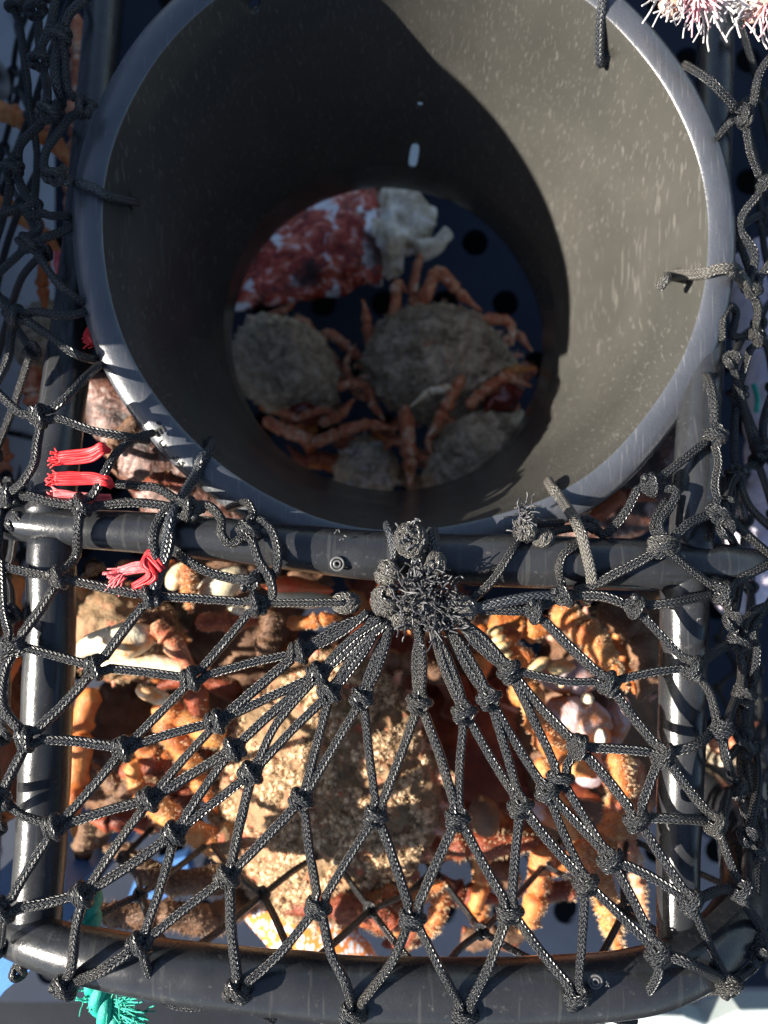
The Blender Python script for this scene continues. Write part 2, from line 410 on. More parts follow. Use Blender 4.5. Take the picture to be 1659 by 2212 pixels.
outer = [(.1385, .20), (.150, .14), (.1742, .024), (.1775, .016), (.1840, .0135), (.1922, .0145), (.1942, .0125), (.1950, .0095), (.1948, .0060),
         (.1938, .0030), (.1912, .0012), (.1865, .0004), (.1825, .0004), (.1790, .0012), (.1773, .0020), (.1768, .0024), (.1765, .0031)]
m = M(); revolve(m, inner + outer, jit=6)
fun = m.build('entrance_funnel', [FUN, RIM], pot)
# holes drilled through the wall
def cutter(t, d, rx, ry, r0=.15):
    c = FP(r0, d, t); ax = (fa * math.cos(t) + fb * math.sin(t)); u = fn; v = ax.cross(u)
    mm = M(); k = 20
    for e in (-.03, .04):
        for q in range(k):
            a = 2 * math.pi * q / k; ca, sa = math.cos(a), math.sin(a)
            mm.v.append(c + ax * e + u * (abs(ca) ** .6 * math.copysign(1, ca)) * ry + v * (abs(sa) ** .6 * math.copysign(1, sa)) * rx if ry > rx * 1.5 else c + ax * e + u * ca * ry + v * sa * rx)
    for q in range(k): mm.f.append((q, (q + 1) % k, k + (q + 1) % k, k + q))
    mm.f.append(tuple(reversed(range(k)))); mm.f.append(tuple(range(k, 2 * k)))
    return mm
# angle and depth of a hole seen at pixel (x, y)
def find(x, y, d0=.0, d1=.24):
    best = None
    for i in range(720):
        t = 2 * math.pi * i / 720
        for k in range(60):
            d = .02 + k * .0036
            r = .1708 + (.1375 - .1708) * (d - .026) / .169
            P = FP(r, d, t); q = H0 - P.z; e = (829.5 + P.x * F / q - x) ** 2 + (1106 - P.y * F / q - y) ** 2
            if best is None or e < best[0]: best = (e, t, d, r)
    return best[1:]
holes = {}
cm = M()
for key, x, y, rx, ry in (('a', 1303, 130, .0035, .0042), ('b', 548, 6, .0042, .0042), ('c', 908, 226, .0026, .0022), ('d', 894, 340, .0036, .0150),
                          ('e', 281, 436, .003, .003), ('f', 1447, 594, .003, .003), ('g', 803, 1078, .003, .003), ('h', 452, 962, .003, .003), ('i', 1196, 1058, .003, .003)):
    t, d, r = find(x, y); holes[key] = (t, d, r)
    c = cutter(t, d, rx, ry, r); b = len(cm.v); cm.v += c.v; cm.f += [tuple(b + i for i in f) for f in c.f]
cut = cm.build('cutter', FUN, None, smooth=False)
md = fun.modifiers.new('holes', 'BOOLEAN'); md.operation = 'DIFFERENCE'; md.object = cut; md.solver = 'EXACT'
dg = bpy.context.evaluated_depsgraph_get(); me = bpy.data.meshes.new_from_object(fun.evaluated_get(dg))
fun.modifiers.clear(); fun.data = me; bpy.data.objects.remove(cut)
me.polygons.foreach_set('use_smooth', [True] * len(me.polygons))

# raised mould marks on the rim flange
def rimtext(body, x, y, size, rot):
    cu = bpy.data.curves.new('t', 'FONT'); cu.body = body; cu.size = size; cu.extrude = .0004; cu.bevel_depth = .0002
    cu.align_x = 'CENTER'; cu.align_y = 'CENTER'
    to = bpy.data.objects.new('t', cu); COL.objects.link(to); dg = bpy.context.evaluated_depsgraph_get(); dg.update()
    mm = bpy.data.meshes.new_from_object(to.evaluated_get(dg)); bpy.data.objects.remove(to)
    mo = bpy.data.objects.new('mould_mark', mm); COL.objects.link(mo); mm.materials.clear(); mm.materials.append(FUN)
    # point on flange
    best = None
    for i in range(720):
        t = 2 * math.pi * i / 720
        for r in (.181, .184, .187, .190): 
            P = FP(r, .0002 if r < .189 else .0015, t); q = H0 - P.z; e = (829.5 + P.x * F / q - x) ** 2 + (1106 - P.y * F / q - y) ** 2
            if best is None or e < best[0]: best = (e, P)
    from mathutils import Matrix
    xx = (fa * math.cos(rot) + fb * math.sin(rot)).normalized(); yy = fn.cross(xx)
    Mx = Matrix((xx, yy, fn)).transposed().to_4x4(); Mx.translation = best[1]
    mm.transform(Mx); mo.parent = fun; return mo
rimtext('\u00b0E', 336, 928, .0085, math.radians(-56)); rimtext('U', 352, 962, .007, math.radians(-52)); rimtext('33', 384, 998, .0085, math.radians(-48))

# ------------------------------------------------------------------ the pot: netting
TR = 10.0          # twine radius in reference px
def zn(x, y):
    t = max(0, min(1.15, (y - 1220) / 880))
    z = .018 + .034 * t
    if y < 1180: z = .014 - max(0, (1180 - y)) * .00003
    if x > 1520: z -= (x - 1520) * .00028
    if x < 110 and y < 1000: z -= (110 - x) * .0002
    if y > 2130: z -= (y - 2130) * .00022
    return z
nodes = dict(
 A1=(180, 1092), A2=(131, 1248), A3=(32, 1393), A4=(325, 1288), A5=(555, 1303), A6=(210, 1441), A7=(418, 1466), A8=(650, 1408), A9=(62, 1596), A10=(270, 1616),
 A11=(472, 1558), A12=(690, 1456), A13=(715, 1495), A14=(785, 1506), A15=(505, 1616),
 B1=(0, 1724), B2=(122, 1786), B3=(325, 1726), B4=(380, 1799), B5=(545, 1669), B6=(655, 1724), B7=(815, 1759), B8=(182, 1931), B9=(12, 1964), B10=(495, 1891),
 B11=(690, 1956), B12=(305, 2039), B13=(142, 2131), B14=(515, 2139), B15=(765, 2186),
 C2=(1157, 1321), C3=(1218, 1286), C4=(1372, 1311), C5=(1434, 1181), C6=(1560, 1281), C7=(1312, 1473), C8=(1494, 1441), C9=(1595, 1385), C10=(1100, 1446),
 C11=(1057, 1506), C12=(1004, 1536), C13=(907, 1516), C14=(1250, 1613), C15=(1430, 1626), C16=(1555, 1576), C17=(1607, 1496),
 D1=(990, 1764), D2=(1125, 1739), D3=(1180, 1709), D4=(1210, 1679), D5=(1375, 1766), D6=(1545, 1776), D7=(1590, 1699), D8=(1317, 1852), D9=(1265, 1904),
 D10=(1490, 1944), D11=(1600, 1919), D12=(1102, 1966), D13=(892, 1979), D14=(1005, 2189), D15=(1247, 2149), D16=(1420, 2054), D17=(1575, 2126), D18=(1630, 1834),
 E8=(1552, 1105), E3=(541, 1252), E2=(541, 1143), E1=(411, 1098), F6=(1133, 1146), E7=(1265, 1137), G1=(1405, 1048), G2=(1544, 940),
 L1=(130, 82), L2=(180, 232), L3=(106, 243), L4=(120, 380), L5=(88, 132), L6=(28, 365), L7=(80, 22), L8=(36, 15), L9=(72, 452), L10=(65, 525), L11=(35, 683), L12=(90, 900), L13=(24, 1068),
 H1=(1604, 252), H2=(1655, 402), H3=(1624, 624), H4=(1629, 730), H5=(1591, 852), H6=(1586, 1024), H7=(1644, 968), N7=(1611, 1613), N8=(1630, 1732),
)
nodez = {k: -.012 for k in ('L1', 'L2', 'L3', 'L4')}
nodez.update(L5=-.03, L6=-.03, L7=-.04, L8=-.055, L9=-.02, L10=-.02, L11=-.02, L12=.008, L13=.0, H1=-.03, H2=-.045, H3=-.05, H4=-.055, H5=-.05, H6=-.045, H7=-.06,
             N7=-.03, N8=-.035, D18=-.012, G1=.0, G2=-.012, E8=.006, E7=.0, B15=.0505, D14=.0505, D15=.052, B14=.053, B13=.046, D11=.03, D7=.0, C17=-.008, D17=.034,
             E1=.013, E2=.017, F6=.010, L2=-.018)
def NP(k):
    x, y = nodes[k]; return W(x, y, nodez.get(k, zn(x, y)))
E = '''A1-A2:172,1112,.0155/168,1150,.016/165,1200,.013
A2-A3 A2-A4 A4-A6 A3-A6 A4-A5 A5-A7 A6-A9 A6-A7 A7-A10 A7-A8 A3-A9:8,1460/8,1530
A8-A11 A11-A10 A9-A10 A9-B1:30,1660 A10-B2 B2-B1:50,1762 B2-B3 B2-B9:60,1880 A11-B3 A15-B3 A15-B4 A12-A11 A12-A15 A13-B5 A12-B5:600,1560 A13-B6 A14-B6 A14-B7 B3-B8
B4-B8 B4-B5 B5-B10 B6-B10 B6-B11 B7-B11 B8-B9:95,1952 B8-B13:165,2000/156,2080 B4-B12 B10-B12 B12-B13:225,2095 B10-B14:500,2010/510,2090 B11-B14:600,2065
B11-B15:715,2060,.051/745,2120,.054 B7-D13 B15-D13:845,2080,.053 D13-D14:950,2090,.054 C13-B7 C13-D1 D1-D13 D1-D12 C12-D1 C12-D2 C11-D2:1095,1630 C11-D3 C10-D4:1165,1580 C10-C14 C10-C7:1220,1472
C2-C7 C2-C3 C3-C4:1300,1288 C4-C8 C4-C6:1460,1300 C5-C6 C7-C8:1410,1452 C7-C15 C14-C15:1340,1618 C14-D4:1232,1640 C14-D5 D2-D12 D2-D9 D3-D9 D3-D8 D4-D8 C15-D5 C15-D6 C15-C16:1500,1612
C8-C9 C8-C16:1535,1500 C9-C6 C9-C17:1602,1440 C16-C17 D5-D6:1460,1768 D5-D10 D6-D7 D6-D11 D8-D10 D8-D16 D9-D15 D9-D16 D10-D17 D10-D11:1545,1925 D12-D14:1055,2090,.054
D12-D15 D15-D16:1300,2180,.036/1380,2160,.04/1420,2110,.05 D16-D17:1500,2085 D11-D18 D17-B13x
E8-C5:1490,1130 E8-H6 G2-G1:1480,990 G2-E8:1552,1000/1545,1050 G1-C5:1462,1062/1445,1100/1425,1130 E7-G1:1310,1152,.0/1350,1110,.002/1375,1062,.0 F6-E7:1170,1160/1205,1146
L1-L3:118,140/121,180/135,225,-.02 L1-L2:140,130/143,190 L2-L4:150,255/128,285/100,325/95,360 L3-L6:85,270/45,310 L3-L5:102,190 L5-L7:84,80 L7-L8 L6-L9:45,400
L9-L10:85,490 L10-L11x L11-L12x H1-H2:1622,330 H2-H3:1606,463/1600,500/1629,545 H3-H4:1638,670 H4-H5:1608,795 H5-H6:1586,940 H5-H7 H6-H7x H3-H2x
C16-N7:1568,1640 N7-N8 N8-D18 D7-C16:1570,1640 C17-N7 D18-D7 D6-D18x C9-H6x:0,0'''
edges = []
for tok in E.split():
    if 'x' in tok: continue
    a, _, mids = tok.partition(':'); a, b = a.split('-')
    mp = []
    if mids:
        for q in mids.split('/'):
            c = [float(v) for v in q.split(',')]
            mp.append(c)
    edges.append((a, b, mp))
loose = '''L1:150,30,-.012/178,4,-.012/200,-20,-.012
L5:92,95,-.03/108,58,-.03/118,10,-.03/124,-20,-.03
L7:78,-20,-.04
L8:40,-25,-.055
L8:45,70,-.055/52,130,-.055/60,180,-.06/64,240,-.065/80,330,-.07/75,430,-.07
L2:200,228,-.02
L9:110,466,-.02/150,468,-.03
L9:45,450,-.03/10,460,-.03/-15,485,-.03
L6:22,400,-.035/12,450,-.04/-10,520,-.04
L10:100,512,-.02/135,500,-.025/160,485,-.03
L10:40,550,-.02/-15,602,-.02
L10:88,560,-.015/125,612,-.015/165,645,-.02/190,662,-.03
L11:0,650,-.02/-20,640,-.02
L11:80,673,-.015/130,682,-.015/170,678,-.02/195,668,-.03
L11:65,697,-.015/120,735,-.014/165,765,-.014/215,780,-.03
L11:24,720,-.02/16,780,-.015/-10,830,-.012
L12:40,890,.005/-15,838,.0
L12:140,862,.008/180,820,.0/218,785,-.025
L12:140,908,.01/200,930,.01/270,943,.006/320,952,-.005
L12:80,960,.01/74,1000,.012/50,1040,.01/28,1060,.006
L13:70,1074,.006/120,1086,.008/172,1093,.01
L13:-15,1062,-.005
L13:0,1100,.0/-4,1160,.003/0,1216,.006/60,1236,.012/125,1248,.016
A3:10,1330,.016/4,1260,.013/2,1216,.008
B1:-20,1716,.02
B1:-25,1775,.02
B9:-20,1990,.0
B9:0,2040,.03
A1:215,1092,.010/270,1086,.01/325,1088,.01/400,1100,.010
A1:205,1062,.013/226,1022,.012/252,978,.008/290,948,.0/330,935,-.012
E8:1585,1128,.0/1625,1165,-.006/1670,1205,-.012
C6:1590,1258,.0/1630,1235,-.004/1670,1215,-.01
C9:1605,1355,-.005/1625,1322,-.015/1670,1304,-.02
C17:1628,1470,-.015/1635,1400,-.02/1625,1360,-.02/1670,1290,-.03
D11:1612,1955,.02/1640,2000,.01/1652,2040,.0/1630,2085,.01/1585,2120,.03
D17:1560,2140,.028/1530,2140,.02/1505,2150,.01
D16:1480,2075,.045/1535,2105,.038/1570,2128,.034
G2:1542,900,-.012/1540,855,-.015/1530,818,-.025/1518,812,-.04
H1:1579,222,-.025/1530,172,-.02/1480,140,-.045
H1:1577,266,-.03/1550,298,-.045
H1:1628,220,-.03/1640,160,-.03/1668,120,-.03
H2:1675,420,-.04
H3:1600,605,-.04/1578,590,-.03
H3:1640,600,-.05/1670,560,-.05
H4:1582,725,-.05/1586,703,-.05/1590,675,-.05/1578,662,-.045/1560,690,-.04/1560,735,-.04
H6:1620,1095,-.05/1675,1150,-.055
H7:1675,1010,-.06
H7:1652,900,-.06/1675,830,-.06
N8:1600,1650,-.035/1620,1520,-.04/1635,1400,-.04
N8:1650,1800,-.03/1640,1930,-.02/1650,2040,-.01
B15:800,2215,.02
B15:725,2205,.025/690,2225,.01
D14:960,2212,.025/930,2230,.01
D14:1050,2220,.02
D15:1215,2185,.038/1170,2208,.028/1120,2222,.01
D15:1290,2178,.038/1330,2200,.030/1370,2205,.02
B14:545,2175,.034/590,2200,.02
B14:470,2165,.036/410,2175,.030/355,2160,.030/325,2110,.045/308,2060,.052
E3:500,1250,.016/445,1234,.015/400,1208,.012/380,1190,.004
E2:510,1172,.0165/492,1172,.0165/478,1150,.0165/478,1122,.0145/455,1095,.013/430,1090,.013
E2:548,1112,.014/535,1086,.008/512,1090,.0/495,1098,-.01
E2:546,1170,.0195/560,1212,.021/582,1248,.022/589,1285,.022/570,1298,.02
E2:565,1126,.018/590,1150,.0195/601,1200,.0215/592,1245,.019/560,1252,.016
E1:370,1130,.015/366,1180,.018/345,1235,.021/328,1280,.022
E1:440,1098,.012
E1:385,1082,.008/340,1055,.002/300,1050,.0/252,1045,.0
A4:335,1215,.021/332,1160,.018/345,1120,.014/375,1090,.01
C3:1208,1240,.0165/1215,1200,.0165/1245,1176,.013/1262,1150,.006
C5:1380,1215,.018/1320,1245,.018/1290,1262,.017/1240,1278,.016
C5:1412,1145,.01/1418,1118,.006/1440,1080,.0
F6:1100,1200,.0175/1062,1256,.019/1012,1302,.021
F6:1160,1130,.006/1215,1130,.0'''
lo = []
for ln in loose.split('\n'):
    k, _, q = ln.partition(':'); lo.append((k, [tuple(float(v) for v in s.split(',')) for s in q.split('/')]))

# knots: sheet bends, made of a bight pulled through a coil
adj = {k: [] for k in nodes}
def path_of(a, b, mp):
    pa, pb = NP(a), NP(b); pts = []
    n = len(mp) + 1; za, zb = pa.z, pb.z
    for i, c in enumerate(mp):
        z = c[2] if len(c) > 2 else (zn(c[0], c[1]) if (a[0] in 'ABCD' and b[0] in 'ABCD') else za + (zb - za) * (i + 1) / n)
        pts.append(W(c[0], c[1], z))
    return pa, pts, pb
strands = []
for a, b, mp in edges:
    pa, mids, pb = path_of(a, b, mp)
    if not mids:         # gentle slack
        q = pa.lerp(pb, .5); L = (pb - pa).length
        mids = [q + Vector((R.uniform(-.018, .018) * L, R.uniform(-.018, .018) * L, -.015 * L))]
    strands.append([a, b, [pa] + mids + [pb]])
    adj[a].append((len(strands) - 1, 0)); adj[b].append((len(strands) - 1, 1))
for k, q in lo:
    strands.append([k, None, [NP(k)] + [W(*c) for c in q]]); adj[k].append((len(strands) - 1, 0))
# fan of twines gathered under the frayed tuft
FANP = dict(A5=(745, 1302), A8=(800, 1325), A12=(815, 1335), A13=(830, 1340), A14=(848, 1342), C13=(905, 1350), C12=(930, 1345), C11=(955, 1335), C10=(985, 1335), C2=(1005, 1318))
for k, (x, y) in FANP.items():
    for s in ((-1, 1) if k not in ('A5', 'C2', 'C14') else (0,)):
        p0 = NP(k); p1 = W(x + s * 7, y + s * 3, .024 + R.uniform(-.003, .004))
        d = (p1 - p0); sd_ = Vector((-d.y, d.x, 0)).normalized() * px(7.5) * s
        pts = [p0, p0.lerp(p1, .3) + sd_, p0.lerp(p1, .65) + sd_ * 1.2, p1]
        strands.append([k, None, pts]); adj[k].append((len(strands) - 1, 0))

def knot(m, key, r, size=26, seg=10):
    p = NP(key); K = size * (H0 - p.z) / F
    dirs = []
    for si, e in adj[key]:
        pts = strands[si][2]; q = pts[1] if e == 0 else pts[-2]
        d = (q - p); d.z *= .4; dirs.append((d.normalized(), si, e))
    if len(dirs) < 2:
        dirs = dirs + [(Vector((.7, .7, 0)), None, 0)]
    dirs.sort(key=lambda t: math.atan2(t[0].y, t[0].x)); n = len(dirs)
    up = [d for d in dirs if True]
    # pick the closest-angled pair as the bight, the rest leave through the coil
    best = None
    for i in range(n):
        j = (i + 1) % n
        if n == 2 and i == 1: break
        c = dirs[i][0].dot(dirs[j][0]) + (.35 * (dirs[i][0].y + dirs[j][0].y) * .5)
        if best is None or c > best[0]: best = (c, i, j)
    _, i, j = best
    u1, u2 = dirs[i], dirs[j]; rest = [dirs[q] for q in range(n) if q not in (i, j)]
    ax = (u1[0] + u2[0])
    if rest: ax = ax - sum((q[0] for q in rest), Vector((0, 0, 0))) * .8
    ax.z = 0; ax = ax.normalized() if ax.length > .05 else Vector((0, 1, 0))
    s = Vector((-ax.y, ax.x, 0)); zz = Vector((0, 0, 1)); jt = lambda a: Vector((R.uniform(-a, a), R.uniform(-a, a), R.uniform(-a, a))) * K
    if u1[0].dot(s) < u2[0].dot(s): u1, u2 = u2, u1
    A = []
    # bight
    pts = [p + u1[0] * K * 1.35, p + u1[0] * K * .75 + s * r * .5 + zz * r * .4, p + ax * K * .25 + s * r * 1.05 + zz * r * .9, p - ax * K * .45 + s * r * 1.0 + zz * r * .7,
           p - ax * K * .85 + zz * r * .3, p - ax * K * .45 - s * r * 1.0 + zz * r * .7, p + ax * K * .25 - s * r * 1.05 + zz * r * .9, p + u2[0] * K * .75 - s * r * .5 + zz * r * .4, p + u2[0] * K * 1.35]
    pts = [pts[0]] + [q + jt(.07) for q in pts[1:-1]] + [pts[-1]]
    tube(m, pts, r * .97, n=5, seg=seg)
    # coil around its neck
    h = -.10
    c0 = p + ax * K * h + zz * r * .6
    cp = []
    if rest:
        rest.sort(key=lambda q: q[0].dot(s)); cp.append(p + rest[-1][0] * K * 1.3)
    for q in range(0, 11):
        f = math.pi * (-.15 + q * .235)
        cp.append(c0 + s * math.cos(f) * r * 2.0 + zz * math.sin(f) * r * 1.7 - ax * (q - 5) * r * .17 + jt(.04))
    if len(rest) > 1: cp.append(p + rest[0][0] * K * 1.3)
    tube(m, cp, r * .95, n=5, seg=seg)
    if len(rest) > 2:
        for q in rest[1:-1]: tube(m, [p + q[0] * K * 1.3, p + q[0] * K * .4 - zz * r * .5, p], r * .95, n=3, seg=seg)
    for q in dirs:
        if q[1] is not None:
            st = strands[q[1]]; P = p + q[0] * K * 1.2
            if q[2] == 0: st[2][0] = P
            else: st[2][-1] = P
groups = {'front_net': M(), 'left_net': M(), 'right_net': M()}
def grp(k): return groups['left_net'] if k[0] == 'L' else groups['right_net'] if k[0] in 'HGN' else groups['front_net']
for k in nodes:
    if adj[k]: knot(grp(k), k, px(TR) * (.96 if k[0] not in 'H' else .92), size=21)
for a, b, pts in strands:
    g_ = grp(a) if (b is None or grp(b) is grp(a)) else groups['front_net']
    L = sum((pts[i + 1] - pts[i]).length for i in range(len(pts) - 1)); n = max(3, int(L / len(pts) / .0018))
    tube(g_, pts, px(TR) * R.uniform(.88, 1.08), n=n, seg=12, disp=lambda p: .10 * nz(p, 130) + .06 * nz(p, 500))
fnet = groups['front_net'].build('front_net', TW, pot); groups['left_net'].build('side_net', TW, pot); groups['right_net'].build('side_net', TW, pot)

# deep nets: lower wall, and the two bulging sides, woven as diamonds
def weave(m, S_, nu, nv, r, jit=.15, seg=7, knots=True):
    """S_(u,v)->Vector, diamonds nu x nv"""
    P = {}
    for i in range(nu + 1):
        for j in range(2 * nv + 1):
            u = (i + (.5 if j % 2 else 0)) / nu; v = j / (2 * nv)
            P[i, j] = S_(u + R.uniform(-jit, jit) / nu, v + R.uniform(-jit, jit) / (2 * nv))
    for (i, j), p in P.items():
        for di in ((0, 1) if j % 2 else (-1, 0)):
            q = P.get((i + di, j + 1))
            if q is None: continue
            mid = p.lerp(q, .5) + Vector((R.uniform(-1, 1), R.uniform(-1, 1), R.uniform(-1, 1))) * (q - p).length * .05
            tube(m, [p, mid, q], r, n=5, seg=seg)
        if knots:
            d = Vector((1, 0, 0)); 
            tube(m, [p + Vector((math.cos(a) * r * 1.4, math.sin(a) * r * 1.5, math.sin(a * 2) * r * .9)) for a in [x * .9 for x in range(8)]], r * .95, n=3, seg=6)
m = M()
# lower wall hangs from the bottom bar
weave(m, lambda u, v: W(60, 2070, .02).lerp(W(1560, 2060, .02), u) + Vector((0, .012 * math.sin(u * 7) - .01 + .05 * v * v, -.42 * v)), 5, 3, .0021)
m.build('lower_net', TW, pot)
m = M()
def leftwall(u, v):
    a = W(105, 1120, -.02).lerp(W(225, -150, -.15), u)
    return a + Vector((-.16 * math.sin(v * 1.5) - .01, 0, -.30 * v + .02)) 
def leftlow(u, v):
    a = W(60, 2000, .0).lerp(W(105, 1120, -.02), u)
    return a + Vector((-.13 * math.sin(v * 1.5) - .01, 0, -.36 * v + .02))
weave(m, leftwall, 5, 3, .0024); weave(m, leftlow, 4, 3, .0024)
m.build('side_net', TW, pot)
m = M()
def rightwall(u, v):
    a = W(1500, 1120, -.02).lerp(W(1548, -150, -.15), u)
    return a + Vector((.15 * math.sin(v * 1.5) + .01, 0, -.30 * v + .02))
def rightlow(u, v):
    a = W(1560, 2000, -.0).lerp(W(1500, 1120, -.02), u)
    return a + Vector((.13 * math.sin(v * 1.5) + .01, 0, -.36 * v + .02))
weave(m, rightwall, 5, 3, .0024); weave(m, rightlow, 4, 3, .0024)
m.build('side_net', TW, pot)

# lashings that tie the funnel to the frame
def lash(pts, r=12, flat=.8, name='lashing', mt=None):
    m = M(); P = [W(*q) if not isinstance(q, Vector) else q for q in pts]
    tube(m, P, px(r), n=9, seg=14, flat=flat); return m.build(name, mt or LASH, pot)
def hp(k, off=-.003): t, d, r = holes[k]; return FP(r + off, d, t)
def rp(r, d, x, y):   # a point on the rim near pixel x,y
    best = None
    for i in range(720):
        t = 2 * math.pi * i / 720; P = FP(r, d, t); q = H0 - P.z
        e = (829.5 + P.x * F / q - x) ** 2 + (1106 - P.y * F / q - y) ** 2
        if best is None or e < best[0]: best = (e, P)
    return best[1]
lash([W(92, 372, -.012), W(140, 388, -.014), rp(.1955, .004, 150, 392), rp(.189, -.0035, 200, 398), rp(.181, -.003, 235, 410), rp(.174, .002, 262, 425), hp('e'), hp('e', .006)], 13, .7)
lash([hp('f', .006), hp('f'), rp(.174, .004, 1468, 585), rp(.181, -.003, 1500, 576), rp(.189, -.0035, 1550, 577), rp(.1955, .004, 1590, 583), W(1606, 600, -.04), W(1622, 622, -.048)], 13, .7, mt=TWD)
lash([hp('f', -.002), W(1440, 600, -.045), W(1432, 612, -.043), W(1425, 622, -.045)], [11, 9, 10, 7][0], 1, 'lashing_end', TWD)
lash([rp(.1955, .004, 1290, -40), rp(.185, -.0035, 1289, -10), rp(.178, .0, 1287, 30), rp(.173, .008, 1288, 70), hp('a', -.0035), hp('a', .006)], 12, .7)
lash([hp('h', .006), hp('h'), rp(.174, .004, 440, 985), rp(.181, -.003, 425, 1008), rp(.190, -.0035, 400, 1050), W(375, 1108, .013), W(360, 1170, .017), W(350, 1225, .02), W(330, 1275, .022)], 13, .9)
lash([hp('i', .006), hp('i'), rp(.174, .003, 1206, 1075), rp(.181, -.003, 1222, 1100), W(1250, 1140, .012), W(1268, 1200, .017), W(1278, 1250, .017), W(1270, 1290, .012), W(1262, 1300, .0)], 12.5, .75, mt=TWD)
lash([W(836, 1136, .0), W(842, 1150, .013), W(851, 1195, .017), W(846, 1235, .02)], 13, .7)
lash([W(934, 1146, .006), W(938, 1175, .0165), W(938, 1215, .019)], 13, .8)
lash([W(905, 1196, .019), W(902, 1235, .023), W(900, 1290, .024)], 15, .9)
lash([W(1262, 1272, .0), W(1235, 1290, .018), W(1200, 1288, .02), W(1150, 1290, .022), W(1080, 1302, .023), W(1010, 1320, .023)], 11.5, 1)

# the knotted lumps and the frayed tuft where the net is gathered
def lump(m, x, y, z, rx, ry, n=5, r=11):
    # a tight ball knot: short arcs of twine wound over a solid core, with a random wrap for every turn
    c = W(x, y, z - .002); m = M()
    a, b, h = px(rx - r * .6), px(ry - r * .6), px(min(rx, ry) * .62)
    blob(m, c, Vector((a * .8, 0, 0)), Vector((0, b * .8, 0)), Vector((0, 0, h * .8)), 14, 9)
    for k in range(n + 2):
        n1 = Vector((R.gauss(0, 1), R.gauss(0, 1), R.gauss(0, .7))).normalized(); u = n1.orthogonal().normalized(); v = n1.cross(u)
        off = n1 * R.uniform(-.5, .5); rr = math.sqrt(1 - off.length ** 2); a0 = R.uniform(0, 6.28); pts = []
        for q in range(10):
            f = a0 + q * .62; d = off + (u * math.cos(f) + v * math.sin(f)) * rr
            pts.append(c + Vector((d.x * a, d.y * b, d.z * h + px(3))))
        tube(m, pts, px(r) * R.uniform(.75, .95), n=4, seg=9)
    m.build('gathering_knot', TWD, pot)
m = None
lump(m, 838, 1240, .024, 26, 28, 6); lump(m, 832, 1298, .026, 30, 34, 7, 10); lump(m, 938, 1216, .026, 24, 24, 5)
lump(m, 888, 1166, .026, 34, 36, 8, 9); lump(m, 1002, 1313, .025, 28, 28, 6); lump(m, 748, 1302, .023, 30, 22, 6)
lump(m, 905, 1310, .026, 40, 34, 7, 10); lump(m, 960, 1322, .024, 34, 24, 5, 10); lump(m, 1136, 1140, .016, 24, 28, 5, 10); lump(m, 1172, 1162, .012, 24, 18, 4, 10)
lump(m, 1432, 1178, .02, 34, 24, 5, 11); lump(m, 142, 2128, .04, 26, 22, 4, 11); lump(m, 868, 1335, .024, 44, 22, 6, 10)
def fray(m, cx, cy, cz, n, spread, ln, r=.00042, up=.5, dirx=0, diry=0, curl=1.0):
    for k in range(n):
        c = W(cx + R.gauss(0, spread), cy + R.gauss(0, spread), cz)
        d = Vector((R.gauss(dirx, .6), R.gauss(diry, .6), R.uniform(0, up) + .1)).normalized()
        pts = [c]; L = ln * R.uniform(.5, 1.3)
        for q in range(6):
            d = (d + Vector((R.gauss(0, .42), R.gauss(0, .42), R.gauss(0, .3))) * curl).normalized(); pts.append(pts[-1] + d * L / 6)
        tube(m, pts, r * R.uniform(.8, 1.3), n=3, seg=5)
FRY = mat('fray_fibre', [(.3, (.02, .02, .022)), (.7, (.085, .085, .09))], .4, scale=200)
m = M(); fray(m, 905, 1290, .026, 110, 24, .015); fray(m, 945, 1305, .026, 100, 24, .014); fray(m, 925, 1250, .028, 40, 14, .010); fray(m, 935, 1335, .026, 60, 24, .012); m.build('frayed_tuft', FRY, pot)
m = M(); fray(m, 888, 1160, .032, 14, 18, .004, .0006); m.build('frayed_tuft', FRY, pot)
m = M(); fray(m, 1130, 1115, .018, 40, 10, .009); m.build('frayed_tuft', FRY, pot)

# bits of red twine tied on the frame
def ribbon_tuft(name, pts, r, frayed, mt, nf=34, ln=.0045, dx=-1, dy=0, lab=None):
    m = M(); tube(m, [W(*q) for q in pts], [px(x) * .55 for x in r], n=8, seg=8, flat=.4)
    for k in range(26):      # bundle of split film fibres
        u = R.uniform(-1, 1); P = []
        for i, q in enumerate(pts):
            a = Vector(W(*pts[max(i - 1, 0)])); b = Vector(W(*pts[min(i + 1, len(pts) - 1)])); t = (b - a).normalized(); sd_ = Vector((-t.y, t.x, 0))
            P.append(W(*q) + sd_ * px(r[i]) * (u + R.uniform(-.2, .2)) * .9 + Vector((0, 0, R.uniform(0, .0022) * (1 - u * u) + .0006)))
        tube(m, P, R.uniform(.0004, .0009), n=5, seg=5)
    x, y, z = frayed
    for k in range(nf):
        c = W(x + R.uniform(-6, 12), y + R.uniform(-12, 12), z + R.uniform(-.002, .002)); d = Vector((dx + R.gauss(0, .25), dy + R.gauss(0, .35), R.uniform(-.2, .3))).normalized()
        tube(m, [c, c + d * ln * .5, c + (d + Vector((0, R.uniform(-.3, .3), 0))) * ln * R.uniform(.8, 1.3)], .00045, n=2, seg=5)
    o = m.build(name, mt, pot)
    if lab: o['label'] = lab
    return o
ribbon_tuft('cord_tie', [(238, 975, .010), (222, 968, .016), (195, 982, .013), (150, 988, .012), (130, 990, .012)], [8, 12, 14, 14, 12], (130, 990, .012), BRD, lab='upper bright red frayed cord tie')
ribbon_tuft('cord_tie', [(243, 1052, .008), (232, 1040, .013), (200, 1034, .012), (150, 1034, .012), (122, 1034, .012)], [8, 11, 13, 13, 11], (122, 1034, .012), BRD, lab='lower bright red frayed cord tie')
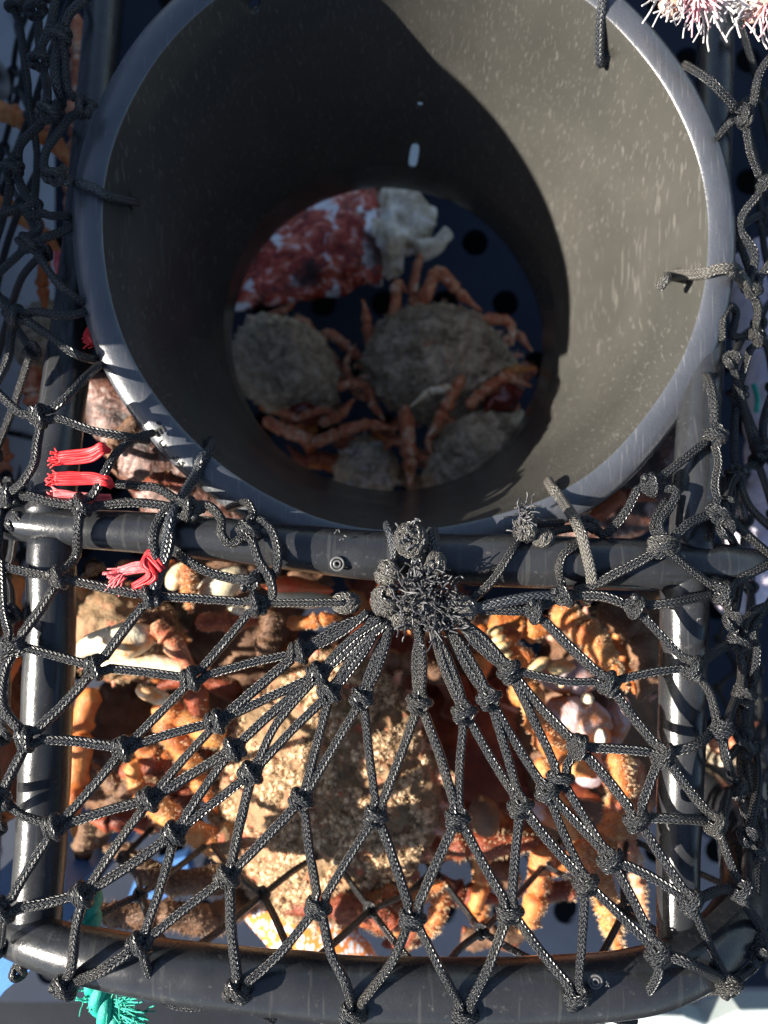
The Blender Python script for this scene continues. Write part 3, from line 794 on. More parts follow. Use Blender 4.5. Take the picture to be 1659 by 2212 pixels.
ribbon_tuft('cord_tie', [(240, 1075, .002), (190, 1074, .004), (140, 1068, .004), (120, 1066, .004)], [8, 13, 12, 9], (122, 1068, .004), PKD, 10)
ribbon_tuft('cord_tie', [(352, 1232, .022), (322, 1200, .020), (314, 1220, .022), (330, 1245, .024), (290, 1268, .018)], [7, 12, 11, 13, 8], (300, 1262, .018), BRD, 4, .003)
ribbon_tuft('cord_tie', [(335, 1225, .02), (300, 1225, .020), (270, 1232, .019), (258, 1235, .019)], [9, 12, 10, 9], (262, 1238, .019), PKD, 44, .007, -.8, -.6, lab='faded pink frayed cord tie')
ribbon_tuft('cord_tie', [(205, 700, -.03), (195, 725, -.028), (202, 742, -.028)], [8, 12, 8], (195, 742, -.028), BRD, 8, .004)
ribbon_tuft('cord_tie', [(130, 545, -.10), (128, 570, -.10), (130, 590, -.10)], [12, 14, 12], (128, 585, -.10), PKD, 8, .006, 0, -1)

# ------------------------------------------------------------------ crabs
def joints(m, pts, radii, mat_=0, seg=14, ppn=12, amp=.10):
    """a jointed crab limb: angular segments that narrow at the joint and flare before it, the last one pointed"""
    n = len(pts) - 1
    for i in range(n):
        a, b = pts[i], pts[i + 1]; d = (b - a); ra, rb = radii[i], radii[i + 1]
        P, Q = [], []
        sag = Vector((d.y, -d.x, 0)) * R.uniform(-.05, .05)
        for q in range(ppn + 1):
            t = q / ppn; P.append(a + d * (.01 + .98 * t) + sag * math.sin(math.pi * t)); r = ra * (1 - t) + rb * t
            k = .58 + .42 * min(1, t / .16) - .20 * max(0, min(1, (t - .2) / .5)) + .26 * math.exp(-((t - .86) / .08) ** 2)
            if t > .94: k *= .78
            if i == n - 1 and n > 1: k *= (1 - .75 * t ** 1.5)
            Q.append(r * k * 1.12)
        off = Vector((i * 3.1, 0, 0)); ax = d.normalized()
        def dsp(p, off=off, a=a, ax=ax, amp=amp * .6):
            v = p - a; v = v - ax * v.dot(ax); ang = math.atan2(v.z, v.dot(Vector((-ax.y, ax.x, 0))))
            return .10 * math.cos(3 * ang + 1.2) + amp * nz(p + off, 150) + amp * .9 * nz(p, 420) + amp * .5 * nz(p, 900)
        ring_tube(m, P, Q, seg, mat=mat_, disp=dsp, flat=.78)
        rr = ra * .62
        if i: blob(m, a, Vector((rr, 0, 0)), Vector((0, rr, 0)), Vector((0, 0, rr * .8)), 10, 7, mat=mat_)
        side = Vector((-ax.y, ax.x, 0))
        for q in range(R.randint(2, 5)):      # small thorns along the edges
            t = R.uniform(.15, .9); sg = R.choice((-1, 1)); w_ = (ra * (1 - t) + rb * t); c = a + d * t + side * sg * w_ * .72
            if i < n - 1 or n == 1: cone(m, c, c + (side * sg + ax * .5 + Vector((0, 0, .4))) * w_ * R.uniform(.2, .42), w_ * .13, mat=mat_, seg=5)
LEGN = [0]
def limb(name, parent, pts, z, mt, hair=None, nh=500, hl=.004, seg=12, label=None):
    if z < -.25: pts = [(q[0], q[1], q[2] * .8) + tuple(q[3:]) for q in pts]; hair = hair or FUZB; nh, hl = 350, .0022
    """pts: (x, y, r_px[, z])"""
    P = [W(q[0], q[1], q[3] if len(q) > 3 else z) for q in pts]; Rd = [px(q[2], q[3] if len(q) > 3 else z) for q in pts]
    m = M(); joints(m, P, Rd, seg=seg); LEGN[0] += 1
    if hair: hairs(m, int(nh * 1.3), hl * .62, .0004, 1, seed=LEGN[0], curl=.5, zmin=-.5)
    o = m.build(name, [mt, hair] if hair else mt, parent)
    if label: o['label'] = label
    return o
def carapace(parent, x, y, z, hw, hl, hz, rot, mt, hair=None, nh=6000, hlen=.004, spines=14, bump=.0022, clump=.0, front=.42, tilt=0, name='carapace', knobs=None, nu=96, nv=64, spm=None, seed=1, tufts=0, ks=1.0):
    """pear shaped shell; hw, hl half sizes in px; rot: heading of the snout, degrees from image right"""
    c = W(x, y, z); a = math.radians(rot)
    ay = Vector((math.cos(a), math.sin(a), 0)); ax = Vector((-math.sin(a), math.cos(a), 0)) * -1; az = Vector((0, 0, 1))
    if tilt:
        t = math.radians(tilt); ax, az = ax * math.cos(t) + az * math.sin(t), az * math.cos(t) - ax * math.sin(t)
    w_, l_ = px(hw, z), px(hl, z)
    m = M(); sv = Vector((seed * 1.7, seed * .9, 0))
    kf = lambda t: 1 - front * max(0, t) ** 1.6 - .06 * max(0, -t)
    dsp = lambda p: bump * (nz(p + sv, 48) * .8 + nz(p + sv, 150) * .8 + max(0, nz(p + sv, 260)) * 1.1 + max(0, nz(p + sv, 520)) * .9)
    blob(m, c, ax * w_, ay * l_, az * hz, nu, nv, disp=dsp, k=kf, zlow=.45)
    for i in range(spines):
        t = (i + .5) / spines
        for s in (-1, 1):
            yy = math.cos(math.pi * (1 - t) * .92 + .05) ; xx = math.sqrt(max(0, 1 - yy * yy)) * kf(yy)
            b = c + ax * w_ * xx * s * .93 + ay * l_ * yy * .95
            o = (ax * s * xx * w_ + ay * yy * l_).normalized(); hh = R.uniform(.008, .017) * (l_ / .075)
            cone(m, b, b + (o + Vector((0, 0, R.uniform(.1, .5)))) * hh, hh * .36, mat=2 if spm else 0)
    if knobs:
        for k in range(knobs):
            t = R.uniform(-.75, .7); u = R.uniform(-.65, .65) * kf(t); zz = math.sqrt(max(.05, 1 - t * t - u * u))
            b = c + ax * w_ * u + ay * l_ * t + az * hz * zz * .95
            cone(m, b, b + Vector((u * .3, t * .3, 1)) * .004 * ks, .0022 * ks, mat=2 if spm else 0, seg=8)
    for k in range(tufts):       # little cushions of growth, packed unevenly
        t = R.uniform(-.96, .93); u = R.uniform(-.97, .97)
        if t * t + u * u > .97: continue
        b = c + ax * w_ * u * kf(t) + ay * l_ * t + az * hz * math.sqrt(1 - t * t - u * u) * (.6 + .4 * kf(t))
        if nz(b + sv, 60) < -.12: continue
        nn = (az + ax * u * .6 + ay * t * .5).normalized(); q = R.uniform(.0010, .0024)
        ring_tube(m, [b, b + nn * q * .9, b + nn * q * 1.5], [q, q * .95, q * .45], 7, mat=R.choice((0, 1, 1)), disp=lambda p: .5 * nz(p, 600))
    if hair: hairs(m, nh, hlen, .0005, 1, seed=seed, curl=.7, zmin=-.15, clump=clump)
    return m.build(name, [mt, hair or mt, spm or mt], parent)
def lozenge(m, x, y, z, hw, hl, hz, rot, mat_=0, amp=.0008, nu=28, nv=30, front=.3, groove=0):
    a = math.radians(rot); c = W(x, y, z); ay = Vector((math.cos(a), math.sin(a), 0)); ax = Vector((math.sin(a), -math.cos(a), 0))
    blob(m, c, ax * px(hw, z), ay * px(hl, z), Vector((0, 0, hz)), nu, nv, mat=mat_, disp=lambda p: amp * (nz(p, 120) + .5 * nz(p, 400)) - groove * max(0, math.cos((p - c).dot(ay) * 260)) ** 6, k=lambda t: 1 - front * max(0, t) ** 2)

SPN = mat('pink_spine', [(.3, (.6, .16, .09)), (.7, (.8, .45, .35))], .5, scale=80)
G = 'spider crabs heaped in the pot'
# A: the big tan fuzzy crab behind the fan of twines
A = empty('spider_crab', 0, 'largest crab, shell thick with tan fuzz, right under the gathered net below the top bar', 'crab', G)
carapace(A, 695, 1690, -.140, 262, 292, .040, 74, SHT, FUZ, 90000, .0024, 16, .0036, clump=0, front=.34, tilt=15, tufts=3800, spm=SPN, knobs=26, nu=200, nv=140)
limb('leg', A, [(480, 1600, 28), (345, 1535, 30), (425, 1680, 24), (470, 1760, 14)], -.125, ORG, FUZ, 700)
limb('leg', A, [(420, 1480, 24, -.12), (436, 1575, 24, -.13), (450, 1640, 18, -.14)], -.125, RED, FUZB, 300)
limb('leg', A, [(480, 1830, 26), (380, 1780, 29), (300, 1705, 24), (272, 1668, 12)], -.115, ORG, FUZ, 900)
limb('leg', A, [(500, 1900, 28), (350, 1905, 28), (285, 1852, 26), (222, 1830, 16)], -.13, BRN, FUZ, 1200)
limb('leg', A, [(560, 1930, 26, -.16), (455, 1995, 30, -.10), (340, 1975, 30, -.09), (225, 1975, 24, -.09), (205, 1940, 10, -.09)], -.10, BRN, FUZB, 2600, .005)
limb('leg', A, [(640, 1930, 30, -.15), (740, 1935, 30, -.11), (860, 1948, 34, -.10), (965, 1905, 24, -.10)], -.10, ORG, FUZ, 2200)
limb('leg', A, [(600, 1950, 22, -.13), (715, 1962, 30, -.10), (845, 1990, 34, -.08), (862, 2012, 14, -.08)], -.10, RED, FUZB, 1800)
m = M(); lozenge(m, 485, 1818, -.12, 34, 42, .012, 80); hairs(m, 1500, .003, .0004, 1, 5)
m.build('eye_stalk_knob', [SHT, FUZ], A)
m = M(); lozenge(m, 1046, 1762, -.11, 34, 44, .014, 100); hairs(m, 2200, .004, .0004, 1, 6)
m.build('fuzzy_knob', [BRN, FUZ], A)
# B: rusty crab crawling under it on the right
B = empty('spider_crab', 0, 'rusty red crab whose legs hang below the tan fuzzy shell on its right side', 'crab', G)
carapace(B, 1050, 1640, -.215, 165, 210, .045, 250, RED, FUZB, 2500, .003, 10, .003, spm=SPN, seed=3)
limb('leg', B, [(880, 1835, 28), (1010, 1828, 32), (1185, 1822, 34)], -.125, RED, FUZ, 700, label='dark red thick upper leg')
limb('leg', B, [(1180, 1830, 26), (1162, 1930, 26), (1138, 2000, 22), (1120, 2015, 8)], -.12, ORG, FUZ, 500, .002)
limb('leg', B, [(1035, 1835, 20), (1040, 1910, 18), (1026, 1968, 16), (1022, 1990, 6)], -.13, ORG)
limb('leg', B, [(960, 1900, 20), (950, 1960, 20), (930, 2010, 17), (918, 2030, 6)], -.13, ORG, FUZ, 300)
limb('leg', B, [(925, 1905, 24), (1000, 1935, 28), (1090, 1945, 22)], -.14, RED, FUZ, 300)
limb('leg', B, [(880, 1960, 18), (862, 2010, 16), (850, 2022, 6)], -.12, ORG)
limb('leg', B, [(980, 1560, 28), (1000, 1500, 30), (930, 1440, 22), (880, 1400, 16)], -.19, RED)
limb('leg', B, [(1150, 1780, 18), (1185, 1700, 22), (1150, 1600, 22)], -.18, RED)
limb('leg', B, [(1100, 1850, 14), (1085, 1900, 15), (1075, 1950, 8)], -.15, RED)
# C: upturned crab on the right showing its pale underside
C_ = empty('spider_crab', 0, 'upturned crab beside the right side bar, showing its lilac white belly plates', 'crab', G)
carapace(C_, 1265, 1590, -.185, 150, 260, .05, 95, BRN, FUZ, 5000, .004, 8, .003, seed=5, spm=SPN)
m = M()
lozenge(m, 1228, 1462, -.128, 40, 72, .014, 175, amp=.0015, groove=.0016); lozenge(m, 1245, 1548, -.120, 44, 82, .016, 165, amp=.0015, groove=.0016); lozenge(m, 1262, 1640, -.122, 50, 60, .015, 110, amp=.0015, groove=.0016)
lozenge(m, 1330, 1560, -.128, 30, 60, .010, 70, amp=.001); lozenge(m, 1185, 1760, -.13, 22, 50, .01, 150)
m.build('belly_plate', LIL, C_)
m = M(); lozenge(m, 1296, 1592, -.10, 12, 20, .008, 85); lozenge(m, 1268, 1508, -.105, 12, 14, .006, 20); lozenge(m, 1212, 1478, -.11, 8, 10, .005, 20)
m.build('tooth', IVO, C_)
m = M(); lozenge(m, 1290, 1590, -.112, 30, 34, .008, 80); m.build('mouth', mat('bright_orange_flesh', [(.3, (.75, .12, .02)), (.7, (.9, .35, .12))], .25, scale=80), C_)
limb('leg', C_, [(1060, 1352, 26), (1130, 1358, 34), (1225, 1350, 30)], -.115, ORG, FUZ, 500, .002, label='short pale orange leg with knobbly tip')
m = M()
for i in range(5): lozenge(m, 1070 + i * 7, 1362 + i * 17, -.10, 10, 18, .006, 20)
lozenge(m, 1110, 1458, -.105, 24, 26, .012, 30); lozenge(m, 1212, 1442, -.10, 14, 30, .008, 10); lozenge(m, 1160, 1438, -.105, 14, 34, .008, 30)
m.build('mouth_part', mat('tan_knob', [(.3, (.45, .25, .10)), (.7, (.78, .62, .34))], .6, scale=90, bump=[(500, .6)]), C_)
limb('leg', C_, [(1090, 1400, 18), (1145, 1480, 24), (1165, 1580, 28), (1230, 1650, 30), (1290, 1680, 14)], -.105, ORG, FUZ, 900, .0025)
limb('leg', C_, [(1200, 1310, 26, -.12), (1275, 1375, 32, -.09), (1315, 1435, 26, -.09), (1358, 1492, 17, -.09)], -.10, ORG, FUZ, 2200, .0022, label='bright orange velvety leg')
limb('leg', C_, [(1300, 1310, 30, -.14), (1385, 1365, 40, -.12), (1405, 1450, 38, -.12), (1378, 1515, 18, -.12)], -.11, BRN, FUZ, 600, .002)
limb('leg', C_, [(1335, 1340, 20, -.15), (1350, 1430, 24, -.14), (1372, 1500, 10, -.12)], -.14, ORG)
limb('leg', C_, [(1190, 1560, 20), (1215, 1700, 24), (1300, 1730, 20)], -.12, RED)
limb('leg', C_, [(1330, 1620, 24), (1345, 1720, 28), (1320, 1810, 30), (1270, 1850, 22)], -.11, ORG, FUZ, 1400, .0035, label='banded orange leg with tan bristles')
limb('leg', C_, [(1250, 1820, 24), (1285, 1880, 26), (1318, 1975, 27), (1342, 2062, 24)], -.085, ORG, FUZ, 1100, .004)
limb('leg', C_, [(1350, 1790, 18), (1375, 1870, 19), (1398, 1990, 15)], -.12, PNK, FUZ, 500, .003)
limb('leg', C_, [(1370, 1640, 18), (1390, 1760, 20), (1368, 1830, 16)], -.13, PNK, FUZ, 400, .003)
limb('leg', C_, [(1165, 1640, 20), (1220, 1750, 22), (1262, 1835, 18)], -.12, ORG, FUZ, 700, .003)
# D: crab with the white claws
D_ = empty('spider_crab', 0, 'crab under the left of the top bar holding up its gleaming white claws', 'crab', G)
carapace(D_, 262, 1360, -.16, 105, 135, .035, 160, SHT, FUZ, 6000, .0045, 6, .003, clump=.004, seed=7, spm=SPN)
def finger(m, pts, r): tube(m, [W(*p) for p in pts], [px(q, -.09) for q in r], n=7, seg=14, flat=.75, disp=lambda p: .08 * nz(p, 300) + .05 * nz(p, 900))
m = M(); lozenge(m, 272, 1385, -.088, 40, 70, .015, 12, amp=.001, front=.2); finger(m, [(240, 1385, -.086), (200, 1392, -.084), (168, 1412, -.084), (158, 1432, -.086)], [34, 25, 13, 3]); m.build('claw', IVO, D_)
m = M(); finger(m, [(395, 1448, -.092), (330, 1438, -.09), (250, 1440, -.088), (205, 1432, -.087)], [24, 25, 15, 4]);  lozenge(m, 335, 1503, -.11, 16, 44, .008, -22, front=.5); m.build('claw', IVO, D_)
limb('claw_arm', D_, [(330, 1352, 20), (362, 1378, 24), (430, 1470, 22)], -.085, PNK, FUZB, 400, .002, label='pinkish white arm of the claw')
limb('leg', D_, [(290, 1335, 18), (345, 1330, 22), (380, 1365, 14)], -.11, BRN, FUZB, 900, .003)
limb('leg', D_, [(170, 1250, 18), (190, 1310, 20), (185, 1380, 14)], -.15, ORG)
# E: brown crab in the shade
E_ = empty('spider_crab', 0, 'dark brown crab in the shade below the white claws', 'crab', G)
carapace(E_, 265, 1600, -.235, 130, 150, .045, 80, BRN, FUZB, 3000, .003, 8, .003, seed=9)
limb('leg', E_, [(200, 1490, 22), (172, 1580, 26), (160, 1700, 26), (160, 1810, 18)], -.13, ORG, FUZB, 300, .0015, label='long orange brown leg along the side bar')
limb('leg', E_, [(330, 1740, 20), (240, 1780, 22), (190, 1770, 12)], -.16, RED)
limb('leg', E_, [(300, 1690, 14, -.12), (283, 1655, 17, -.11), (300, 1640, 9, -.11)], -.12, ORG)
limb('leg', E_, [(420, 1700, 18), (330, 1790, 20), (240, 1760, 14)], -.15, RED, FUZB, 300)
# F: crab up against the top bar
F_ = empty('spider_crab', 0, 'crab tucked under the top bar with a red topped white claw', 'crab', G)
carapace(F_, 520, 1330, -.215, 190, 130, .04, 10, BRN, FUZB, 3000, .003, 8, .003, seed=11)
m = M(); lozenge(m, 655, 1292, -.094, 22, 72, .010, -4, amp=.0005, front=.4); m.build('claw', IVO, F_)
m = M(); lozenge(m, 640, 1268, -.096, 22, 78, .010, -6, amp=.0012, front=.4); m.build('claw', mat('red_claw', [(.3, (.75, .06, .02)), (.7, (.85, .30, .10))], .3, scale=60, bump=[(400, .5)]), F_, )
limb('leg', F_, [(405, 1215, 16), (408, 1265, 19), (412, 1325, 16)], -.11, ORG, FUZ, 900, .003)
m = M(); lozenge(m, 480, 1262, -.125, 34, 60, .012, 30); lozenge(m, 530, 1318, -.125, 22, 44, .01, -20); lozenge(m, 385, 1245, -.14, 22, 34, .01, 60); m.build('belly_plate', IVO, F_)
limb('leg', F_, [(425, 1345, 18), (500, 1343, 22), (580, 1345, 16)], -.12, RED, FUZ, 300, .002)
limb('leg', F_, [(592, 1320, 22), (578, 1380, 26), (556, 1440, 22)], -.11, BRN, FUZB, 1200, .002)
limb('leg', F_, [(620, 1345, 14), (690, 1340, 16), (740, 1335, 12)], -.12, ORG, FUZ, 300, .002)
limb('leg', F_, [(820, 1330, 22, -.16), (930, 1355, 26, -.16), (1030, 1350, 22, -.16), (1060, 1420, 14, -.16)], -.16, ORG)
limb('leg', F_, [(250, 1230, 16), (330, 1225, 18), (385, 1215, 12)], -.17, ORG)
limb('leg', F_, [(395, 860, 14, -.10), (300, 900, 18, -.09), (240, 960, 18, -.085), (255, 1030, 10, -.08)], -.09, BRN, FUZB, 500, .002)
limb('leg', F_, [(420, 1060, 16, -.09), (350, 1030, 18, -.085), (285, 1060, 14, -.08)], -.09, RED, FUZB, 500, .002)
limb('leg', F_, [(1280, 1120, 16, -.12), (1350, 1070, 18, -.12), (1420, 1080, 12, -.12)], -.12, RED, FUZB, 300, .002)
# G: left outside the side bar
G_ = empty('spider_crab', 0, 'brown crab pressed against the netting left of the lower side bar', 'crab', G)
carapace(G_, -10, 1600, -.16, 85, 190, .045, 85, BRN, FUZB, 2500, .003, 8, .003, seed=13)
limb('leg', G_, [(-20, 1310, 22), (28, 1240, 26), (40, 1330, 22)], -.13, ORG, FUZ, 300, .002)
limb('leg', G_, [(-20, 1360, 22), (22, 1410, 26), (10, 1500, 20)], -.12, ORG)
limb('leg', G_, [(-20, 1780, 16), (22, 1750, 18), (50, 1730, 12)], -.13, ORG)
limb('leg', G_, [(40, 1620, 16), (180, 1640, 20), (170, 1560, 12)], -.17, RED)
# H: right outside the side bar
H_ = empty('spider_crab', 0, 'pale shelled crab right of the lower right side bar', 'crab', G)
carapace(H_, 1575, 1690, -.15, 62, 90, .03, 120, GRY, FUZB, 800, .002, 6, .002, seed=15)
m = M(); lozenge(m, 1590, 1758, -.10, 24, 60, .012, -62); m.build('claw', IVO, H_)
limb('leg', H_, [(1600, 1690, 14), (1612, 1760, 18), (1618, 1830, 12)], -.09, ORG, FUZ, 200, .002)
limb('leg', H_, [(1640, 1780, 12), (1652, 1850, 16), (1655, 1920, 10)], -.10, RED, FUZ, 200, .002)
limb('leg', H_, [(1535, 1610, 18), (1585, 1600, 20), (1640, 1560, 12)], -.14, PNK)
# crabs seen through the funnel
GF = 'crabs seen through the funnel'
J = empty('spider_crab', 0, 'largest grey brown crab seen through the funnel, spiny edge towards the right', 'crab', G)
carapace(J, 952, 790, -.315, 128, 165, .045, -12, GRY, GRY, 24000, .0034, 15, .0055, clump=.004, seed=21, spm=PNK, front=.30, tufts=900)
limb('leg', J, [(885, 730, 16), (912, 655, 19), (944, 582, 17), (988, 628, 16), (1043, 674, 10)], -.31, PNK)
limb('leg', J, [(850, 750, 14), (848, 700, 17), (856, 610, 15), (880, 632, 9)], -.31, PNK)
limb('leg', J, [(820, 800, 12), (806, 770, 15), (793, 700, 15), (782, 645, 10)], -.31, PNK)
limb('leg', J, [(1020, 700, 15), (1045, 688, 16), (1100, 692, 14), (1107, 748, 8)], -.305, PNK)
limb('leg', J, [(1060, 850, 15), (1105, 800, 16), (1160, 795, 13)], -.28, ORG)
limb('leg', J, [(1010, 880, 15), (1040, 850, 17), (1100, 812, 16), (1150, 835, 12)], -.275, PNK)
limb('claw_arm', J, [(1000, 812, 14), (960, 886, 19), (922, 948, 13)], -.265, PNK)
limb('claw', J, [(975, 836, 12), (925, 845, 13), (884, 880, 7)], -.262, IVO)
m = M(); lozenge(m, 1088, 858, -.29, 38, 40, .018, 20, amp=.003); lozenge(m, 1060, 870, -.285, 12, 30, .01, 60); m.build('mouth', EYE, J)
K = empty('spider_crab', 0, 'grey brown crab at the left edge of the funnel opening', 'crab', G)
carapace(K, 622, 795, -.325, 95, 128, .042, -38, GRY, GRY, 20000, .0032, 10, .0050, clump=.004, seed=23, spm=PNK)
limb('leg', K, [(600, 725, 12), (618, 706, 14), (655, 690, 13), (684, 730, 12), (660, 748, 8)], -.33, PNK)
limb('leg', K, [(690, 745, 10), (705, 716, 13), (752, 752, 15), (808, 790, 11)], -.33, PNK)
limb('leg', K, [(700, 750, 9), (722, 772, 11), (738, 812, 9), (736, 835, 6)], -.335, PNK)
limb('leg', K, [(728, 840, 11), (760, 828, 13), (795, 836, 13), (808, 880, 12), (832, 912, 8)], -.31, PNK)
limb('claw', K, [(570, 905, 14), (612, 928, 20), (672, 955, 17), (660, 972, 8)], -.30, PNK)
limb('claw_arm', K, [(676, 958, 15), (730, 936, 17), (800, 915, 15), (862, 925, 12)], -.29, PNK)
limb('leg', K, [(690, 915, 12), (735, 898, 15), (765, 862, 12)], -.30, PNK)
m = M(); lozenge(m, 660, 895, -.31, 22, 46, .012, 5, amp=.004); m.build('mouth', EYE, K)
L_ = empty('spider_crab', 0, 'grey brown crab cut off by the lower right edge of the funnel opening', 'crab', G)
carapace(L_, 1035, 985, -.30, 95, 125, .042, 35, GRY, GRY, 18000, .0032, 11, .0050, clump=.004, seed=25, spm=PNK)
limb('leg', L_, [(868, 895, 14, -.28), (878, 890, 19, -.27), (884, 990, 22, -.27), (886, 1050, 14, -.28)], -.27, PNK)
limb('leg', J, [(905, 700, 11), (890, 640, 13), (905, 560, 11), (930, 520, 6)], -.325, PNK)
limb('leg', J, [(800, 860, 11), (770, 850, 12), (745, 790, 11), (770, 740, 6)], -.325, PNK)
limb('leg', J, [(1085, 740, 11), (1120, 720, 12), (1150, 760, 9)], -.32, PNK)
limb('leg', K, [(560, 720, 11), (575, 690, 12), (620, 668, 11), (650, 640, 6)], -.335, PNK)
limb('leg', K, [(600, 890, 11), (640, 905, 12), (700, 885, 11), (740, 905, 7)], -.30, PNK)
limb('leg', L_, [(1000, 920, 11), (960, 905, 13), (925, 945, 12), (935, 1000, 7)], -.285, PNK)
limb('leg', L_, [(940, 1000, 11), (905, 985, 13), (850, 950, 11), (830, 975, 6)], -.29, PNK)
N_ = empty('spider_crab', 0, 'small crab with white tipped knobs at the bottom of the funnel opening', 'crab', G)
carapace(N_, 792, 1015, -.32, 68, 76, .032, 100, GRY, GRY, 5000, .002, 8, .002, seed=27, knobs=26, spm=WHT, ks=1.6)
limb('leg', N_, [(735, 1000, 12), (690, 985, 15), (650, 1000, 15), (620, 960, 10)], -.33, RED)
limb('leg', N_, [(740, 1040, 12), (690, 1050, 15), (640, 1040, 12)], -.33, RED)
limb('leg', N_, [(840, 960, 10), (812, 940, 14), (800, 920, 10)], -.31, ORG)
# crabs down the left side
Q_ = empty('spider_crab', 0, 'grey shelled crab with ochre legs outside the left netting', 'crab', G)
carapace(Q_, 92, 730, -.20, 58, 82, .03, 80, GRY, GRY, 3500, .0025, 5, .002, seed=31)
limb('leg', Q_, [(-20, 232, 20), (40, 250, 22), (108, 298, 20), (160, 372, 16)], -.16, ORG, FUZ, 900, .0012, label='ochre upper leg')
limb('leg', Q_, [(-20, 430, 14), (25, 452, 18), (88, 498, 18), (142, 560, 14)], -.17, ORG, FUZ, 500, .0012)
limb('claw', Q_, [(60, 790, 20), (70, 850, 30), (92, 905, 16)], -.17, PNK)
limb('leg', Q_, [(160, 30, 16), (170, 120, 18), (160, 200, 14)], -.2, PNK)
limb('leg', Q_, [(150, 220, 14), (165, 300, 18), (150, 420, 14), (152, 520, 12)], -.19, PNK)
limb('leg', Q_, [(100, 560, 12), (90, 620, 14), (95, 670, 12)], -.18, ORG)
limb('leg', Q_, [(-10, 940, 20), (5, 1000, 24), (-5, 1060, 14)], -.2, PNK)

T_ = empty('spider_crab', 0, 'dark reddish crab deep in the heap under the middle of the top bar', 'crab', G)
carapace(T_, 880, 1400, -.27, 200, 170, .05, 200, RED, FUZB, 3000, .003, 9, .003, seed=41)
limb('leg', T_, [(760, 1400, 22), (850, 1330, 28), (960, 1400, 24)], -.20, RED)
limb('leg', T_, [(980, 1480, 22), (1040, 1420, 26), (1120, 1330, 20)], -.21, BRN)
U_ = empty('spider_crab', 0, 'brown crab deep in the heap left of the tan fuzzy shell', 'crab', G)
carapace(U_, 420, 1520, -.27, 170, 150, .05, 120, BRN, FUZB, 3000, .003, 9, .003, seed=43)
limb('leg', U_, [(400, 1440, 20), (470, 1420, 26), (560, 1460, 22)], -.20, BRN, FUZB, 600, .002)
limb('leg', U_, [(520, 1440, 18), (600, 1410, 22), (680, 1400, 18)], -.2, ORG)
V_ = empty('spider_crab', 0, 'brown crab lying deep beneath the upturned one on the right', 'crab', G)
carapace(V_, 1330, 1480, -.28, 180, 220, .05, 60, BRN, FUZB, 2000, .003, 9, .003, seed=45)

for cr, (x0, x1, y0, y1), k in ((A, (560, 1000, 1900, 2040), 5), (C_, (1000, 1380, 1830, 2040), 6), (T_, (760, 1100, 1280, 1500), 5), (U_, (220, 620, 1380, 1640), 7), (V_, (1080, 1400, 1300, 1780), 6), (E_, (180, 420, 1560, 1840), 5), (B, (950, 1250, 1480, 1800), 5), (F_, (200, 700, 1230, 1400), 5), (N_, (620, 960, 900, 1060), 5), (K, (560, 760, 880, 1010), 3), (J, (1000, 1150, 800, 900), 3), (G_, (-30, 60, 1200, 1800), 3)):
    for q in range(k):
        x, y = R.uniform(x0, x1), R.uniform(y0, y1); a = R.uniform(0, 6.28); L = R.uniform(70, 120); pts = [(x, y, 20)]
        for e in range(2):
            a += R.uniform(-1.1, 1.1); x += math.cos(a) * L; y += math.sin(a) * L * .8
            x = min(max(x, x0), x1); y = min(max(y, y0), y1); pts.append((x, y, 24 - 4 * e))
        limb('leg', cr, pts, R.uniform(-.35, -.33) if cr in (N_, K, J) else R.uniform(-.2, -.13), R.choice((ORG, RED, BRN, ORG)), R.choice((FUZ, FUZB)), 500, .0025)

# ------------------------------------------------------------------ bait fish
f1 = empty('bait_fish', 0, 'red and white mottled chunk of fish seen through the funnel', 'fish')
m = M(); a = [(500, 660, 18), (555, 610, 60), (650, 560, 98), (740, 520, 112), (800, 505, 108), (812, 503, 100)]
tube(m, [W(x, y, -.335) for x, y, r in a], [px(r, -.335) for x, y, r in a], n=8, seg=40, flat=.42, disp=wob(60, .12)); m.build('skin', FSK, f1)
m = M(); a = [(806, 500, 88), (840, 500, 100), (885, 500, 80), (912, 520, 40)]
tube(m, [W(x, y, -.335) for x, y, r in a], [px(r, -.335) for x, y, r in a], n=12, seg=48, flat=.4, disp=lambda p: .30 * nz(p, 45) + .18 * nz(p, 140)); m.build('flesh', FLS, f1)
m = M(); a = [(905, 545, 26), (940, 530, 20), (968, 500, 14)]; tube(m, [W(x, y, -.33) for x, y, r in a], [px(r, -.33) for x, y, r in a], n=8, seg=16, disp=lambda p: .4 * nz(p, 120)); m.build('flesh_scrap', FLS, f1)
f2 = empty('bait_fish', 0, 'orange and pale blue spotted fish behind the net above the bottom bar', 'fish')
m = M(); a = [(500, 1850, 30), (570, 1935, 62), (650, 2010, 78), (740, 2100, 84), (820, 2180, 60)]
tube(m, [W(x, y, -.15) for x, y, r in a], [px(r, -.15) for x, y, r in a], n=10, seg=36, flat=.45, disp=wob(60, .05)); m.build('body', WRS, f2)
f3 = empty('bait_fish', 0, 'brown and pink blotched fish under the lower left of the funnel rim', 'fish')
PBR = mat('brown_pink_fish_skin', [(.3, (.03, .012, .008)), (.46, (.07, .026, .016)), (.53, (.15, .06, .04)), (.62, (.28, .22, .20))], .4, scale=90, dist=1.2, bump=[(200, .9)], spots=[((.02, .008, .006), 30, .5, .6)])
m = M(); a = [(200, 820, 30), (240, 880, 62), (310, 960, 88), (380, 1050, 92), (470, 1130, 70), (540, 1180, 30)]
tube(m, [W(x, y, -.12) for x, y, r in a], [px(r, -.12) for x, y, r in a], n=10, seg=36, flat=.5, disp=wob(60, .12)); m.build('body', PBR, f3)
f4 = empty('bait_fish', 0, 'dark blotched fish under the lower right of the funnel rim', 'fish')
